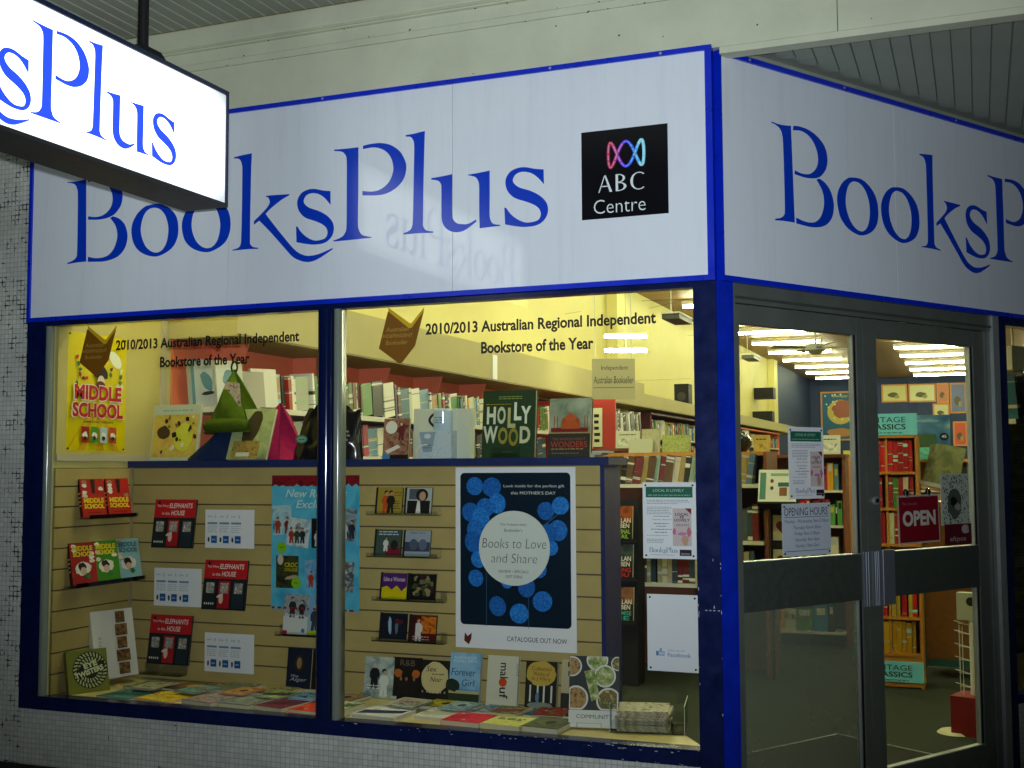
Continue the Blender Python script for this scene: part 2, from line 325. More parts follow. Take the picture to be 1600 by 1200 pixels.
def smooth_loop(pts, n=5):
    out = []; k = len(pts)
    for i in range(k):
        p0, p1, p2, p3 = pts[i-1], pts[i], pts[(i+1) % k], pts[(i+2) % k]
        a = p1 if len(p1) > 2 else p0; d = p2 if len(p2) > 2 else p3
        steps = n if not (len(p1) > 2 and len(p2) > 2) else 1
        for j in range(steps):
            t = j/steps; t2, t3 = t*t, t*t*t
            f = lambda q: .5*(2*p1[q] + (p2[q]-a[q])*t + (2*a[q]-5*p1[q]+4*p2[q]-d[q])*t2 + (3*p1[q]-a[q]-3*p2[q]+d[q])*t3)
            out.append((f(0)/1000, f(1)/1000))
    return out
GLYPHS = {
 'B': [[(0,401,1),(29,398),(64,398),(121,403,1),(132,5,1),(68,4),(10,0,1),(10,6,1),(43,14),(66,28),(72,55),(72,178),(69,331),(63,361),(51,381),(25,392),(0,396,1)],[(136,406,1),(180,410),(240,404),(300,382),(341,348),(356,305),(348,263),(323,232),(295,214),(253,204),(199,201),(138,206,1),(140,222,1),(180,215),(220,217),(254,229),(282,253),(294,286),(288,322),(265,359),(232,382),(186,393),(134,387,1)],[(280,203,1),(298,210,1),(335,197),(369,170),(388,132),(391,96),(379,58),(350,27),(308,8),(246,-1),(193,0),(142,3,1),(143,27,1),(187,18),(233,17),(274,27),(306,54),(324,92),(327,128),(313,167)]],
 'o': [[(99,245),(164,247),(222,222),(262,181),(276,126),(268,73),(237,32),(176,5),(125,3),(61,25),(17,66),(0,123),(6,169),(33,210),(69,236)],[(123,231),(163,223),(195,195),(214,151),(218,109),(208,61),(185,30),(155,19),(119,27),(84,55),(61,99),(55,144),(68,192),(90,220)]],
 'k': [[(2,425,1),(46,430),(97,434,1),(94,348),(92,173),(92,42),(94,22),(107,8),(135,2,1),(135,-3,1),(72,-1),(0,-2,1),(0,2,1),(31,9),(43,24),(46,54),(48,177),(48,352),(46,383),(38,406),(25,416),(2,420,1)],[(174,233,1),(230,232),(294,230,1),(294,225,1),(260,211),(220,188),(195,171),(172,152,1),(221,93),(281,24),(326,-23),(360,-44),(394,-53),(438,-50),(476,-40),(514,-27,1),(514,-33,1),(467,-58),(428,-75),(390,-80),(351,-71),(311,-49),(262,1),(202,64),(140,124,1),(112,108,1),(112,123,1),(150,153),(180,179),(193,199),(192,212),(185,224),(174,228,1)]],
 's': [[(172,225,1),(173,164,1),(144,196),(115,216),(81,224),(52,217),(38,197),(43,179),(67,160),(116,141),(154,119),(181,91),(190,61),(184,32),(165,10),(136,-3),(88,-5),(49,1),(3,12,1),(0,82,1),(7,81,1),(29,52),(59,28),(93,13),(126,13),(150,21),(159,42),(152,64),(131,82),(97,98),(48,117),(19,143),(6,174),(8,204),(28,230),(62,242),(96,241),(134,231)]],
 'P': [[(0,407,1),(55,405),(120,405,1),(120,225),(119,74),(124,43),(141,19),(185,7,1),(185,4,1),(87,2),(0,1,1),(0,6,1),(37,16),(57,35),(64,70),(64,230),(63,351),(55,379),(37,394),(0,401,1)],[(142,409,1),(179,413),(228,412),(277,398),(321,365),(347,318),(350,283),(338,245),(307,213),(263,192),(214,186),(141,192,1),(140,211,1),(195,204),(234,213),(268,238),(287,276),(288,311),(275,348),(248,377),(209,394),(174,397),(143,394,1)]],
 'l': [[(11,434,1),(51,436),(101,442,1),(96,284),(92,67),(94,32),(108,16),(140,8,1),(140,3,1),(70,6),(0,6,1),(0,11,1),(28,20),(42,38),(46,92),(50,288),(51,385),(44,412),(32,424),(11,427,1)]],
 'u': [[(0,236,1),(46,239),(97,244,1),(96,164),(96,75),(102,50),(119,34),(142,29),(169,28),(205,43,1),(205,34,1),(176,15),(146,0),(115,-3),(85,5),(61,25),(49,54),(47,97),(47,187),(44,208),(31,222),(0,230,1)],[(169,235,1),(215,238),(266,243,1),(266,149),(265,61),(269,36),(282,19),(312,12,1),(312,8,1),(267,7),(221,5,1),(219,83),(219,178),(215,203),(204,220),(185,228),(169,232,1)]],
}
NARROW = {'B': .92, 'o': .957}      # the two letters were measured on the splayed sign, a little wider
def glyph(g, ch, x, y, k, z0, z1, m, kx=1):
    loops = [[(x + p[0]*k*kx*NARROW.get(ch, 1), y + p[1]*k) for p in smooth_loop(l)] for l in GLYPHS[ch]]
    if ch == 'o': g.prism(loops[0], z0, z1, m, [loops[1]])
    else:
        for l in loops: g.prism(l, z0, z1, m)
NAMEPLATE = [('B', .0), ('o', .383), ('o', .667), ('k', .943), ('s', 1.273), ('P', 1.462), ('l', 1.799), ('u', 1.930), ('s', 2.261)]
# ================================================================== the setting
# ground sheet: road, kerb, footpath
road = mat('asphalt', (.045, .047, .05), .9, .2, var=.2, vscale=8, bump=.5, bscale=120)
PAVE = mat('paving', (.16, .16, .15), .85, .2, var=.2, vscale=5, bump=.3, bscale=90)
struct('road', G().box(-120, -120, -.4, 120, -5.6, -.16, road))
struct('kerb', G().box(-40, -5.6, -.4, 40, -5.4, -.012, PAVE))
struct('pavement', G().prism([(-40, -5.4), (40, -5.4), (40, 3.2), (1.75, 3.2), (1.75, 2.6), (.05, .0), (-3.4, -.0), (-40, .0)], -.4, -.015, PAVE))

# interior shell
fl_poly = [(-3.3, .02), (-.02, .02), (BD.x*3.1-.02, BD.y*3.1), (4.0, BD.y*3.1+.02), (4.0, 27.6), (-3.3, 27.6)]
struct('floor', G().prism(fl_poly, -.3, 0, CARPET))
struct('ceiling', G().prism([(-3.4, .1), (.05, .1), (BD.x*3.2, BD.y*3.2), (4.1, BD.y*3.2), (4.1, 27.7), (-3.4, 27.7)], 3.72, 3.85, CEIL))
struct('wall_left', G().box(-3.36, .02, 0, -3.21, 27.6, 3.72, WALLY))
struct('wall_back', G().box(-3.4, 27.6, 0, 4.1, 27.75, 3.72, BBLUE))
struct('wall_right', G().box(4.0, 2.6, 0, 4.15, 27.7, 3.72, WALLY))
g = G().box(-3.36, .03, 2.14, .0, .13, 3.72, WALLY)
struct('wall_front', g)
g = G(); g.box(.0, 2.14, -.13, 3.2, 3.72, -.03, SOFD); struct('wall_door_side', g, fB(0, 0))  # soffit tone puts the shadow above the door sign into this wall
struct('wall_entry', G().box(BD.x*3.1, BD.y*3.1-.02, -.2, 4.15, BD.y*3.1+.12, 3.72, CREAM))
for y in (9.2, 16.5, 21):
    struct('pilaster', G().box(-3.21, y, 0, -3.08, y+.45, 3.72, WALLY))

# ---- awning ceiling over the footpath: narrow boards running out from the wall
aw = struct('awning_ceiling', G().box(-9, -5.2, 3.478, 6, .02, 3.60, SOFF))
bm = G(); bm.prism([(.0015, 0), (.0645, 0), (.0675, .006), (.0675, .014), (0.0015, .014)], 0, 5.1, SOFF)   # profile x,z extruded along y
bme = bm.mesh('board')
bd_mat = mat('board_bead', (.42, .44, .34), .5, .3)
for i in range(90):
    x = -5.05 + i*.0705
    o = bpy.data.objects.new('board', bme); COL.objects.link(o); o.parent = aw
    o.matrix_local = Matrix(((1, 0, 0, x), (0, 0, -1, -.02), (0, 1, 0, 3.464), (0, 0, 0, 1)))
bead = G().box(0, -5.1, 0, .006, -.02, .006, bd_mat).mesh('bead')
for i in range(90):
    o = bpy.data.objects.new('bead', bead); COL.objects.link(o); o.parent = aw; o.location = (-5.05 + i*.0705 - .0045, 0, 3.461)

# ---- cream fascia beam with mouldings; it carries on over the door recess
fb = thing('fascia_beam', 'cream painted fascia beam with mouldings running above the white signs', 'beam', fA(0, 0))
def prof(g, x0, x1, pts, m):   # pts in (z_out, y) closed, extruded along local x
    n = len(pts); v = [(x0, p[1], p[0]) for p in pts] + [(x1, p[1], p[0]) for p in pts]
    fs = [(i, (i+1) % n, (i+1) % n+n, i+n) for i in range(n)]
    l = [Vector((p[0], p[1], 0)) for p in pts]
    for a, b, c in geometry.tessellate_polygon([l]): fs += [(a, b, c), (c+n, b+n, a+n)]
    g.add(v, fs, m)
part('board', fb, lambda g: g.box(-9, 3.048, -.03, .472, 3.263, .0, CREAM))
part('board', fb, lambda g: g.box(.4765, 3.048, -.03, 6, 3.263, .0, CREAM))
part('cover_strip', fb, lambda g: g.box(-9, 3.264, -.03, 6, 3.294, .006, CREAM))
part('backing', fb, lambda g: g.box(-9, 3.0485, -.06, 6, 3.46, -.031, CREAM))
part('moulding', fb, lambda g: prof(g, -9, 6, [(-.03, 3.296), (.004, 3.296), (.004, 3.35), (.022, 3.352), (.024, 3.358), (.012, 3.366), (.026, 3.372), (.028, 3.378), (.006, 3.386), (.006, 3.4635), (-.03, 3.4635)], CREAM))
part('lip', fb, lambda g: g.box(.03, 3.018, -.06, 6, 3.044, .008, CREAM))
stain = mat('cobweb_grime', (.03, .035, .02), .9, .1)
def specks(g):
    for i in range(46):
        x, y = random.uniform(-2.4, 1.1), random.choice([random.uniform(3.06, 3.25), 3.349, 3.262, 3.295]); r = random.uniform(.0012, .0035)
        g.ell(x, y, r*random.uniform(1, 2.2), r, stain, 7, random.random(), .3)
part('grime_specks', fb, specks, Matrix.Translation((0, 0, .0065)))['kind'] = 'stuff'
# soffit of the door recess
rs = struct('recess_ceiling', G().prism([(.0, .035), (6, .035), (6, 3.2), (BD.x*3.2, 3.2)], 3.085, 3.2, SOFD))
rb = G().prism([(0, 0), (.0665, 0), (.0695, .007), (.0695, .012), (.0, .012)], 0, 1, SOFD).mesh('board')
for i in range(52):
    x = .06 + i*.0735
    y0 = .062; y1 = min(3.1, x*cos(BA)/sin(BA) - .02) if x < 1.68 else 2.6
    if y1 - y0 < .05: continue
    o = bpy.data.objects.new('board', rb); COL.objects.link(o); o.parent = rs
    o.matrix_local = Matrix(((1, 0, 0, x), (0, 0, y1-y0, y0), (0, 1, 0, 3.0715), (0, 0, 0, 1))) @ Matrix.Diagonal((1, 1, 1, 1))

# ---- tiled walls
tp = tag(G().box(-4, -.2, -.3, 0, 3.048, -.012, TILE).make('tiled_wall', None, fA(-3.353, 0)), 'white mosaic tiled wall with black crumbling joints left of the shop window', 'wall')
ts = tag(G().box(.0, .0425, -.1, 3.353, .303, -.004, TILE).make('tiled_wall', None, fA(-3.353, 0)), 'low white mosaic tiled wall below the big shop window', 'wall')
pl = tag(G().box(-7.3, -.2, -.1, .0, .042, .012, mat('plinth', (.03, .03, .028), .8, .2, var=.3)).make('plinth', None, fA(0, 0)), 'dark plinth along the foot of the tiled wall', 'plinth')

# ---- white fascia signs
def screws(o, xs, y):
    sm = G().cyl((0, 0, 0), (0, 0, .002), .006, ALU, 8).mesh('screw')
    for x in xs:
        q = bpy.data.objects.new('screw', sm); COL.objects.link(q); q.parent = o; q.location = (x, y, .0215)
def name_letters(o, x0, y0, k, z0, z1, m, upto=9, kx=1):
    for ch, x in NAMEPLATE[:upto]:
        g = G(); glyph(g, ch, x0 + x*k*kx, y0, k, z0, z1, m, kx); g.make('letter', o)
sa = thing('fascia_sign', 'long white shop sign with blue serif lettering and black square emblem above the window', 'sign', fA(0, 0))
for a, b in ((-3.335, -2.2075), (-2.2055, -1.1005), (-1.0985, -.027)):
    part('panel', sa, lambda g: g.box(a, 2.158, -.025, b, 3.036, .012, SIGNW))
for (a, b, c, d) in ((-3.353, 3.036, .0, 3.056), (-3.353, 2.137, .0, 2.158)):
    f = part('frame_strip', sa, lambda g: g.box(a, b, -.025, c, d, .022, SBLUE))
part('frame_strip', sa, lambda g: g.box(-3.353, 2.1585, -.025, -3.3355, 3.0355, .022, SBLUE))
part('frame_strip', sa, lambda g: g.box(-.0265, 2.1585, -.025, .0, 3.0355, .022, SBLUE))
screws(sa, (-2.75, -1.72, -.66, -.2), 3.046)
name_letters(sa, -3.127, 2.408, 1, .012, .0135, LBLUE)
# emblem plate
ep = part('emblem_plate', sa, lambda g: g.box(-.532, 2.410, .012, -.178, 2.766, .0138, mat('emblem_black', (.006, .006, .008), .12, .5)))
def emblem(g):
    N = 96; cx, cy_, a, b = -.347, 2.662, .073, .050
    cols = ['c2305a', 'c0408c', '9a3cc0', '5a3ce0', '2a48e8', '2f78f0', '50b4f0', '8fe0f0']
    P_ = [(cx + a*sin(2*pi*i/N), cy_ + b*cos(3*2*pi*i/N + .0)) for i in range(N)]
    for wd, lighten in ((.0125, 0), (.005, 1)):
        for i in range(N):
            p, q = Vector(P_[i]), Vector(P_[(i+1) % N]); d = (q-p).normalized(); n = Vector((-d.y, d.x))
            t = (p.x-cx)/(2*a) + .5; h = cols[min(7, int(t*8))]
            if lighten:
                if (i*7 % 11) < 3: continue
                h = '%02x%02x%02x' % tuple(min(255, int(int(h[j:j+2], 16)*.55 + 115)) for j in (0, 2, 4))
            e = d*.0012; z = .0142 + .0003*(i % 2) + .0008*lighten
            qq = [p-e-n*wd/2, q+e-n*wd/2, q+e+n*wd/2, p-e+n*wd/2]
            g.add([(k.x, k.y, z) for k in qq], [(0, 1, 2, 3)], pr(h, .2))
part('emblem', ep, emblem)
def abc(g):
    m = pr('d8e2e2', .3); x, y, h = -.462, 2.515, .068
    def q(*p): g.prism([(x+a*h, y+b*h) for a, b in p], .0139, .0145, m)
    q((0, 0), (.06, 0), (.42, 1), (.36, 1)); q((.36, 1), (.46, 1), (.84, 0), (.68, 0)); q((.2, .32), (.6, .32), (.58, .38), (.22, .38))       # A
    q((1.05, 0), (1.2, 0), (1.2, 1), (1.05, 1))                                                                                           # B
    def arc(cx, cy_, rx, ry, t0, t1, w0, w1, n=14):
        o, i = [], []
        for k in range(n+1):
            t = t0 + (t1-t0)*k/n; wv = w0 + (w1-w0)*abs(cos(t)); o.append((cx+rx*cos(t), cy_+ry*sin(t))); i.append((cx+(rx-wv)*cos(t), cy_+(ry-.05)*sin(t)))
        q(*(o + i[::-1]))
    arc(1.2, .75, .42, .25, -pi/2, pi/2, .05, .14); arc(1.2, .26, .5, .26, -pi/2, pi/2, .05, .16)
    arc(2.45, .5, .52, .52, pi*.28, pi*1.72, .05, .16)                                                                                    # C
part('lettering', ep, abc)
part('lettering', ep, lambda g: g.text('Centre', -.482, 2.430, .212, .056, pr('d8e2e2', .3), bold=-.012), Matrix.Translation((0, 0, .0138)))

sb = thing('fascia_sign', 'white shop sign with blue lettering turned inward over the glass doors', 'sign', fB(0, 0))
for a, b in ((.027, 1.13), (1.132, 2.235), (2.237, 3.08)):
    part('panel', sb, lambda g: g.box(a, 2.158, -.025, b, 3.022, .012, SIGNW))
part('frame_strip', sb, lambda g: g.box(.0225, 3.022, -.025, 3.1, 3.043, .022, SBLUE))
part('frame_strip', sb, lambda g: g.box(.0225, 2.137, -.025, 3.1, 2.158, .022, SBLUE))
part('frame_strip', sb, lambda g: g.box(.0225, 2.1585, -.025, .0268, 3.0215, .022, SBLUE))
part('frame_strip', sb, lambda g: g.box(3.0805, 2.1585, -.025, 3.1, 3.0215, .022, SBLUE))
screws(sb, (.19, .78, 1.6), 3.033)
name_letters(sb, .322, 2.408, 1, .012, .0135, LBLUE, 9, 1.053)

def lamp_falloff(m, x0, x1, y0, y1):   # dimmer glow towards all edges is painted into the emission strength
    t = m.node_tree; b = t.nodes['Principled BSDF']; tc = t.nodes.new('ShaderNodeTexCoord'); sp_ = t.nodes.new('ShaderNodeSeparateXYZ'); t.links.new(tc.outputs['Object'], sp_.inputs[0])
    out = []
    for ax, a, c, w_ in ((0, x0, x1, .16), (1, y0, y1, .10)):
        for e, s_ in ((a, 1), (c, -1)):
            r = t.nodes.new('ShaderNodeMapRange'); r.interpolation_type = 'SMOOTHSTEP'; r.inputs[1].default_value = e; r.inputs[2].default_value = e + s_*w_
            r.inputs[3].default_value = .36; r.inputs[4].default_value = 1; t.links.new(sp_.outputs[ax], r.inputs[0]); out.append(r)
    p = out[0].outputs[0]
    for r in out[1:]:
        q = t.nodes.new('ShaderNodeMath'); q.operation = 'MULTIPLY'; t.links.new(p, q.inputs[0]); t.links.new(r.outputs[0], q.inputs[1]); p = q.outputs[0]
    q = t.nodes.new('ShaderNodeMath'); q.operation = 'MULTIPLY'; q.inputs[1].default_value = 2.7; t.links.new(p, q.inputs[0]); t.links.new(q.outputs[0], b.inputs['Emission Strength'])
# ---- hanging light box at right angles to the wall
lb = thing('light_box', 'glowing white light box sign with blue lettering hanging from the awning', 'sign', frame((-1.85, 0, 0), Y_, Z_))
y0, y1, z0, z1 = -2.86, -.536, 2.468, 2.938
LIT = mat('lit_acrylic', (.93, 1, .97), .4, .4, emit=2.3); lamp_falloff(LIT, -2.86, -.55, 2.48, 2.92); LITB = mat('lit_blue', (.02, .075, .85), .4, .4, emit=.75)
part('casing', lb, lambda g: (g.box(y0, z1-.018, -.2, y1, z1, .004, NAVY), g.box(y0, z0, -.2, y1, z0+.014, .004, mat('casing_dark', (.022, .021, .024), .5, .4, var=.2)),
     g.box(y1-.014, z0+.0145, -.2, y1, z1-.0185, .004, NAVY), g.box(y0, z0+.0145, -.2, y0+.014, z1-.0185, .004, NAVY)))
part('face', lb, lambda g: g.box(y0+.0145, z0+.0145, -.03, y1-.0145, z1-.0185, -.002, LIT))
part('face', lb, lambda g: g.box(y0+.0145, z0+.0145, -.198, y1-.0145, z1-.0185, -.17, LIT))
name_letters(lb, y1 - .347 - 2.44*.745 + .012, 2.553, .745, -.0018, -.0006, LITB)
for yy in (-.94, -2.4):
    hb = part('hanger', lb, lambda g: (g.cyl((yy, z1+.05, -.1), (yy, 3.46, -.1), .02, BLACK, 14)))
    part('bracket', hb, lambda g: (g.prism([(yy-.085, z1), (yy+.085, z1), (yy+.085, z1+.035), (yy+.055, z1+.055), (yy-.055, z1+.055), (yy-.085, z1+.035)], -.14, -.06, BLACK)))

# ---- the big shop window
wd = thing('shop_window', 'wide two pane shop window in a dark navy frame with black lettering', 'window', fA(0, 0))
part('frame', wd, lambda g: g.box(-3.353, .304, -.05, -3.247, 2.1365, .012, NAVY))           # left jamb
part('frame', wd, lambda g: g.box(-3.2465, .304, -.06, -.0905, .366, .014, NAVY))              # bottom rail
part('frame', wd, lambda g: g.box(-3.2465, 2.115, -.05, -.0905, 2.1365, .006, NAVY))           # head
def mull(g):
    n = 14; pts = [(-1.701+.034*cos(pi*i/n), .012+.030*sin(pi*i/n)) for i in range(n+1)] + [(-1.735, -.05), (-1.667, -.05)]
    v = [(p[0], .3665, p[1]) for p in pts] + [(p[0], 2.1145, p[1]) for p in pts]; k = len(pts)
    g.add(v, [(i, (i+1) % k, (i+1) % k+k, i+k)[::-1] for i in range(k)], MULL, False)
    for i in range(len(g.sm)-k, len(g.sm)): g.sm[i] = True
part('mullion', wd, mull)
def strip(x0, x1):
    def f(g):
        n = 8; c, r = (x0+x1)/2, (x1-x0)/2; pts = [(c+r*cos(pi*i/n), .0+.012*sin(pi*i/n)) for i in range(n+1)] + [(x0, -.05), (x1, -.05)]
        v = [(p[0], .3665, p[1]) for p in pts] + [(p[0], 2.1145, p[1]) for p in pts]; k = len(pts)
        g.add(v, [(i, (i+1) % k, (i+1) % k+k, i+k)[::-1] for i in range(k)], BEAD, True)
    return f
part('glazing_bead', wd, strip(-1.6665, -1.634)); part('glazing_bead', wd, strip(-3.2465, -3.214))
part('pane', wd, lambda g: g.add([(-3.214, .367, -.02), (-1.7355, .367, -.02), (-1.7355, 2.1145, -.02), (-3.214, 2.1145, -.02)], [(0, 1, 2, 3)], GLASS))
part('pane', wd, lambda g: g.add([(-1.6335, .367, -.02), (-.091, .367, -.02), (-.091, 2.1145, -.02), (-1.6335, 2.1145, -.02)], [(0, 1, 2, 3)], GLASS))
INK = mat('vinyl_black', (.008, .008, .008), .4, .4)
for x in (-2.848, -1.238):
    part('lettering', wd, lambda g: g.text('2010/2013 Australian Regional Independent', x, 1.971, .995, .062, INK, bold=.028), Matrix.Translation((0, 0, -.019)))
    part('lettering', wd, lambda g: g.text('Bookstore of the Year', x+.2535, 1.895, .485, .050, INK, bold=.028), Matrix.Translation((0, 0, -.019)))
BRN = mat('decal_brown', (.19, .078, .004), .5, .3); GOLD = mat('decal_gold', (.58, .36, .012), .5, .3); LGOLD = mat('decal_text', (.42, .26, .05), .5, .3)
for x in (-3.061, -1.459):
    def fox(g):
        P_ = lambda *q: [(x + a*.215, 1.868 + b*.244) for a, b in q]
        g.poly(P_((.20, 1), (.68, .70), (.72, .70), (1, .97), (.98, .86), (.72, .6), (.68, .6), (.22, .88)), GOLD)
        g.poly(P_((.20, .93), (.66, .615), (.72, .615), (.99, .90), (.80, .30), (.52, .02), (.47, 0), (.42, .02), (0, .28)), BRN)
        g.text('Australian', x+.033, 1.868+.138, .108, .019, LGOLD, shear=.25); g.text('INDEPENDENT', x+.016, 1.868+.112, .145, .015, LGOLD); g.text('Bookseller', x+.033, 1.868+.082, .105, .018, LGOLD, shear=.25)
    part('decal', wd, fox, Matrix.Translation((0, 0, -.0192)))
tapem = glass_mat('old_tape', (.80, .82, .74), 1.3, .2, dirt=.22, even=.2)
def tapes(g):
    for (x, y, a, l, t) in ((-.30, 2.075, -.02, .20, .004), (-.19, 2.10, -1.35, .10, .004), (-.27, 2.045, .16, .14, .003), (-.12, 1.93, .02, .05, .003), (-.62, 2.04, .1, .07, .003), (-.45, 1.76, .01, .34, .0025)):
        c_, s_ = cos(a), sin(a); g.poly([(x, y), (x+l*c_, y+l*s_), (x+l*c_-t*s_, y+l*s_+t*c_), (x-t*s_, y+t*c_)], tapem)
part('tape_remnant', wd, tapes, Matrix.Translation((0, 0, -.0195)))['kind'] = 'stuff'
chip = mat('chipped_paint', (.4, .42, .42), .8, .2)
def chips(g):
    for i in range(60):
        x = random.choice([random.uniform(-1.6, -.1), random.uniform(-.9, -.1)]); r = random.uniform(.001, .0035)
        g.ell(x, random.choice([.304, .352, .364])+random.uniform(-.001, .008)*(1 if i % 2 else .3), r*random.uniform(1, 3.5), r*.6, chip, 7, 0, .4)
part('paint_chip', wd, chips, Matrix.Translation((0, 0, .0143)))['kind'] = 'stuff'
# corner post
cp = thing('corner_post', 'blue painted square post at the corner between window and doors', 'post', None)
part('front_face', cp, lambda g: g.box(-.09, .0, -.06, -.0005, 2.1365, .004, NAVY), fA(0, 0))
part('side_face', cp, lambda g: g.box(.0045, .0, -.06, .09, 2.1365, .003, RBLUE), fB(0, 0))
def pchips(g):
    for i in range(16):
        g.ell(random.choice([-.0885, -.03, -.002])+random.uniform(0, .004), random.uniform(.45, 1.1), random.uniform(.0008, .002), random.uniform(.002, .008), chip, 7, 0, .3)
    for x in (-.06, -.045, -.03, -.012): g.rect(x, .884, x+.008, .887, chip)
part('paint_chip', cp, pchips, fA(0, 0, -.0042))['kind'] = 'stuff'

# ---- aluminium entrance doors, splayed into the recess
ef = thing('door_frame', 'grey aluminium frame round the pair of glass doors', 'door frame', fB(0, 0))
part('jamb', ef, lambda g: g.box(.0905, .0, -.07, .104, 2.1365, .0, ALUD))
part('head', ef, lambda g: (g.box(.1045, 2.062, -.07, 1.868, 2.1365, -.004, ALUD), g.box(.1045, 2.078, -.004, 1.868, 2.088, .002, RAIL)))
part('jamb', ef, lambda g: (g.box(1.8285, .0, -.07, 1.868, 2.0615, -.008, ALUD)))
part('post', ef, lambda g: (g.box(1.8685, .0, -.07, 1.918, 2.1365, .01, ALU)))
part('post', ef, lambda g: (g.box(1.9185, .0, -.07, 1.988, 2.1365, .004, NAVY)))
part('threshold', ef, lambda g: g.box(.1045, -.012, -.08, 1.828, .012, .02, ALU))
def door(label, s0, s1, g0, g1, hs, low=None):
    d = thing('glass_door', label, 'door', fB(0, 0, -.018))
    part('stile', d, lambda g: g.box(s0, .02, -.04, g0, 2.058, 0, ALUD)); part('stile', d, lambda g: g.box(g1, .02, -.04, s1, 2.058, 0, ALUD))
    part('top_rail', d, lambda g: g.box(g0+.0005, 1.983, -.04, g1-.0005, 2.058, -.001, ALUD)); part('bottom_rail', d, lambda g: g.box(g0+.0005, .02, -.04, g1-.0005, .146, -.001, ALUD))
    part('middle_rail', d, lambda g: g.box(g0+.0005, .864, -.04, g1-.0005, 1.054, -.002, RAIL))
    part('edge_strip', d, lambda g: (g.box(g0+.001, 1.0545, -.034, g1-.001, 1.058, -.004, ALU), g.box(g0+.001, .1465, -.034, g1-.001, .150, -.004, ALU)))
    part('glazing_bead', d, lambda g: (g.box(g1-.012, .1505, -.034, g1-.0005, .8635, -.008, BLACK), g.box(g1-.012, 1.0585, -.034, g1-.0005, 1.9825, -.008, BLACK), g.box(g1-.018, .1505, -.034, g1-.0125, .8635, -.01, ALU), g.box(g1-.018, 1.0585, -.034, g1-.0125, 1.9825, -.01, ALU)))
    for a, b in ((.1505, .8635), (1.0585, 1.9825)):
        part('pane', d, lambda g: g.add([(g0, a, -.022), (g1-.018, a, -.022), (g1-.018, b, -.022), (g0, b, -.022)], [(0, 1, 2, 3)], (low or DGLASS) if a < 1 else DGLASS))
    h = part('handle', d, lambda g: g.box(hs[0], .834, .0005, hs[1], 1.066, .008, mat('handle_plate', (.16, .18, .20), .4, .5, metal=.3, var=.1)))
    part('grip', h, lambda g: [g.cyl((x, .836, .011), (x, 1.064, .011), .004, mat('grip_metal', (.2, .22, .26), .35, .5, metal=.5), 8) for x in hs[2]])
    return d
d1 = door('left glass door carrying the opening hours notice', .106, .912, .142, .872, (.874, .910, (.884, .9)), FILM)
d2 = door('right glass door carrying the red OPEN board', .916, 1.826, 1.005, 1.742, (.935, 1.085, (.945, .957, .969, 1.0)))
part('lock', d2, lambda g: (g.cyl((.968, 1.278, 0), (.968, 1.278, .012), .018, ALU, 16), g.cyl((.968, 1.278, .012), (.968, 1.278, .016), .010, BLACK, 12)))

# ---- narrow window beyond the doors
w2 = thing('shop_window', 'narrow dark framed window at the right edge beyond the doors', 'window', fB(0, 0))
part('frame', w2, lambda g: (g.box(1.9885, .304, -.06, 3.1, .345, .006, NAVY), g.box(1.9885, 2.10, -.06, 3.1, 2.1365, .004, NAVY), g.box(3.04, .3455, -.06, 3.1, 2.0995, .004, NAVY)))
part('pane', w2, lambda g: g.add([(1.9885, .346, -.03), (3.0395, .346, -.03), (3.0395, 2.0995, -.03), (1.9885, 2.0995, -.03)], [(0, 1, 2, 3)], GLASS))
tag(G().box(1.9885, -.02, -.1, 3.1, .3035, -.002, TILE).make('tiled_wall', None, fB(0, 0)), 'low white tiled wall under the narrow window beyond the doors', 'wall')
# ================================================================== window display
FL = .36        # display floor height
pf = thing('display_platform', 'pale wooden display floor inside the shop window', 'platform', None)
part('top', pf, lambda g: g.prism([(-3.209, .052), (-.093, .062), (-.13, .13), (-.42, .589), (-3.209, .589)], FL-.03, FL, PINE))
part('base', pf, lambda g: g.prism([(-3.2, .06), (-.11, .07), (-.15, .13), (-.44, .57), (-3.2, .57)], 0, FL-.0305, mat('platform_base', (.1, .1, .09), .7)))
# partition of grooved boards with a blue shelf on top
sp = thing('slatwall_partition', 'tan slatted display partition with blue shelf top behind the window', 'partition', fA(0, 0, .59))
GRV = [1.346, 1.248, 1.149, 1.050, .951, .852, .753, .655, .557, .459]
edges = [1.436] + GRV + [FL]
for i in range(len(edges)-1):
    t, b = edges[i]-.0035, edges[i+1]+.0035
    part('slat', sp, lambda g: g.prism([(-3.2085, b), (-.6525, b), (-.6525, t), (-3.2085, t)], -.012, 0, MDF))
part('back', sp, lambda g: g.box(-3.2085, FL, -.235, -.6525, 1.436, -.0125, mat('groove_dark', (.10, .065, .025), .7)))
part('end_post', sp, lambda g: g.box(-.652, 0, -.24, -.632, 1.436, .006, mat('partition_blue', (.005, .014, .10), .4, .4, var=.1)))
part('shelf_top', sp, lambda g: g.box(-3.2085, 1.4365, -.27, -.605, 1.470, .03, mat('shelf_blue', (.008, .018, .10), .4, .4, var=.1)))
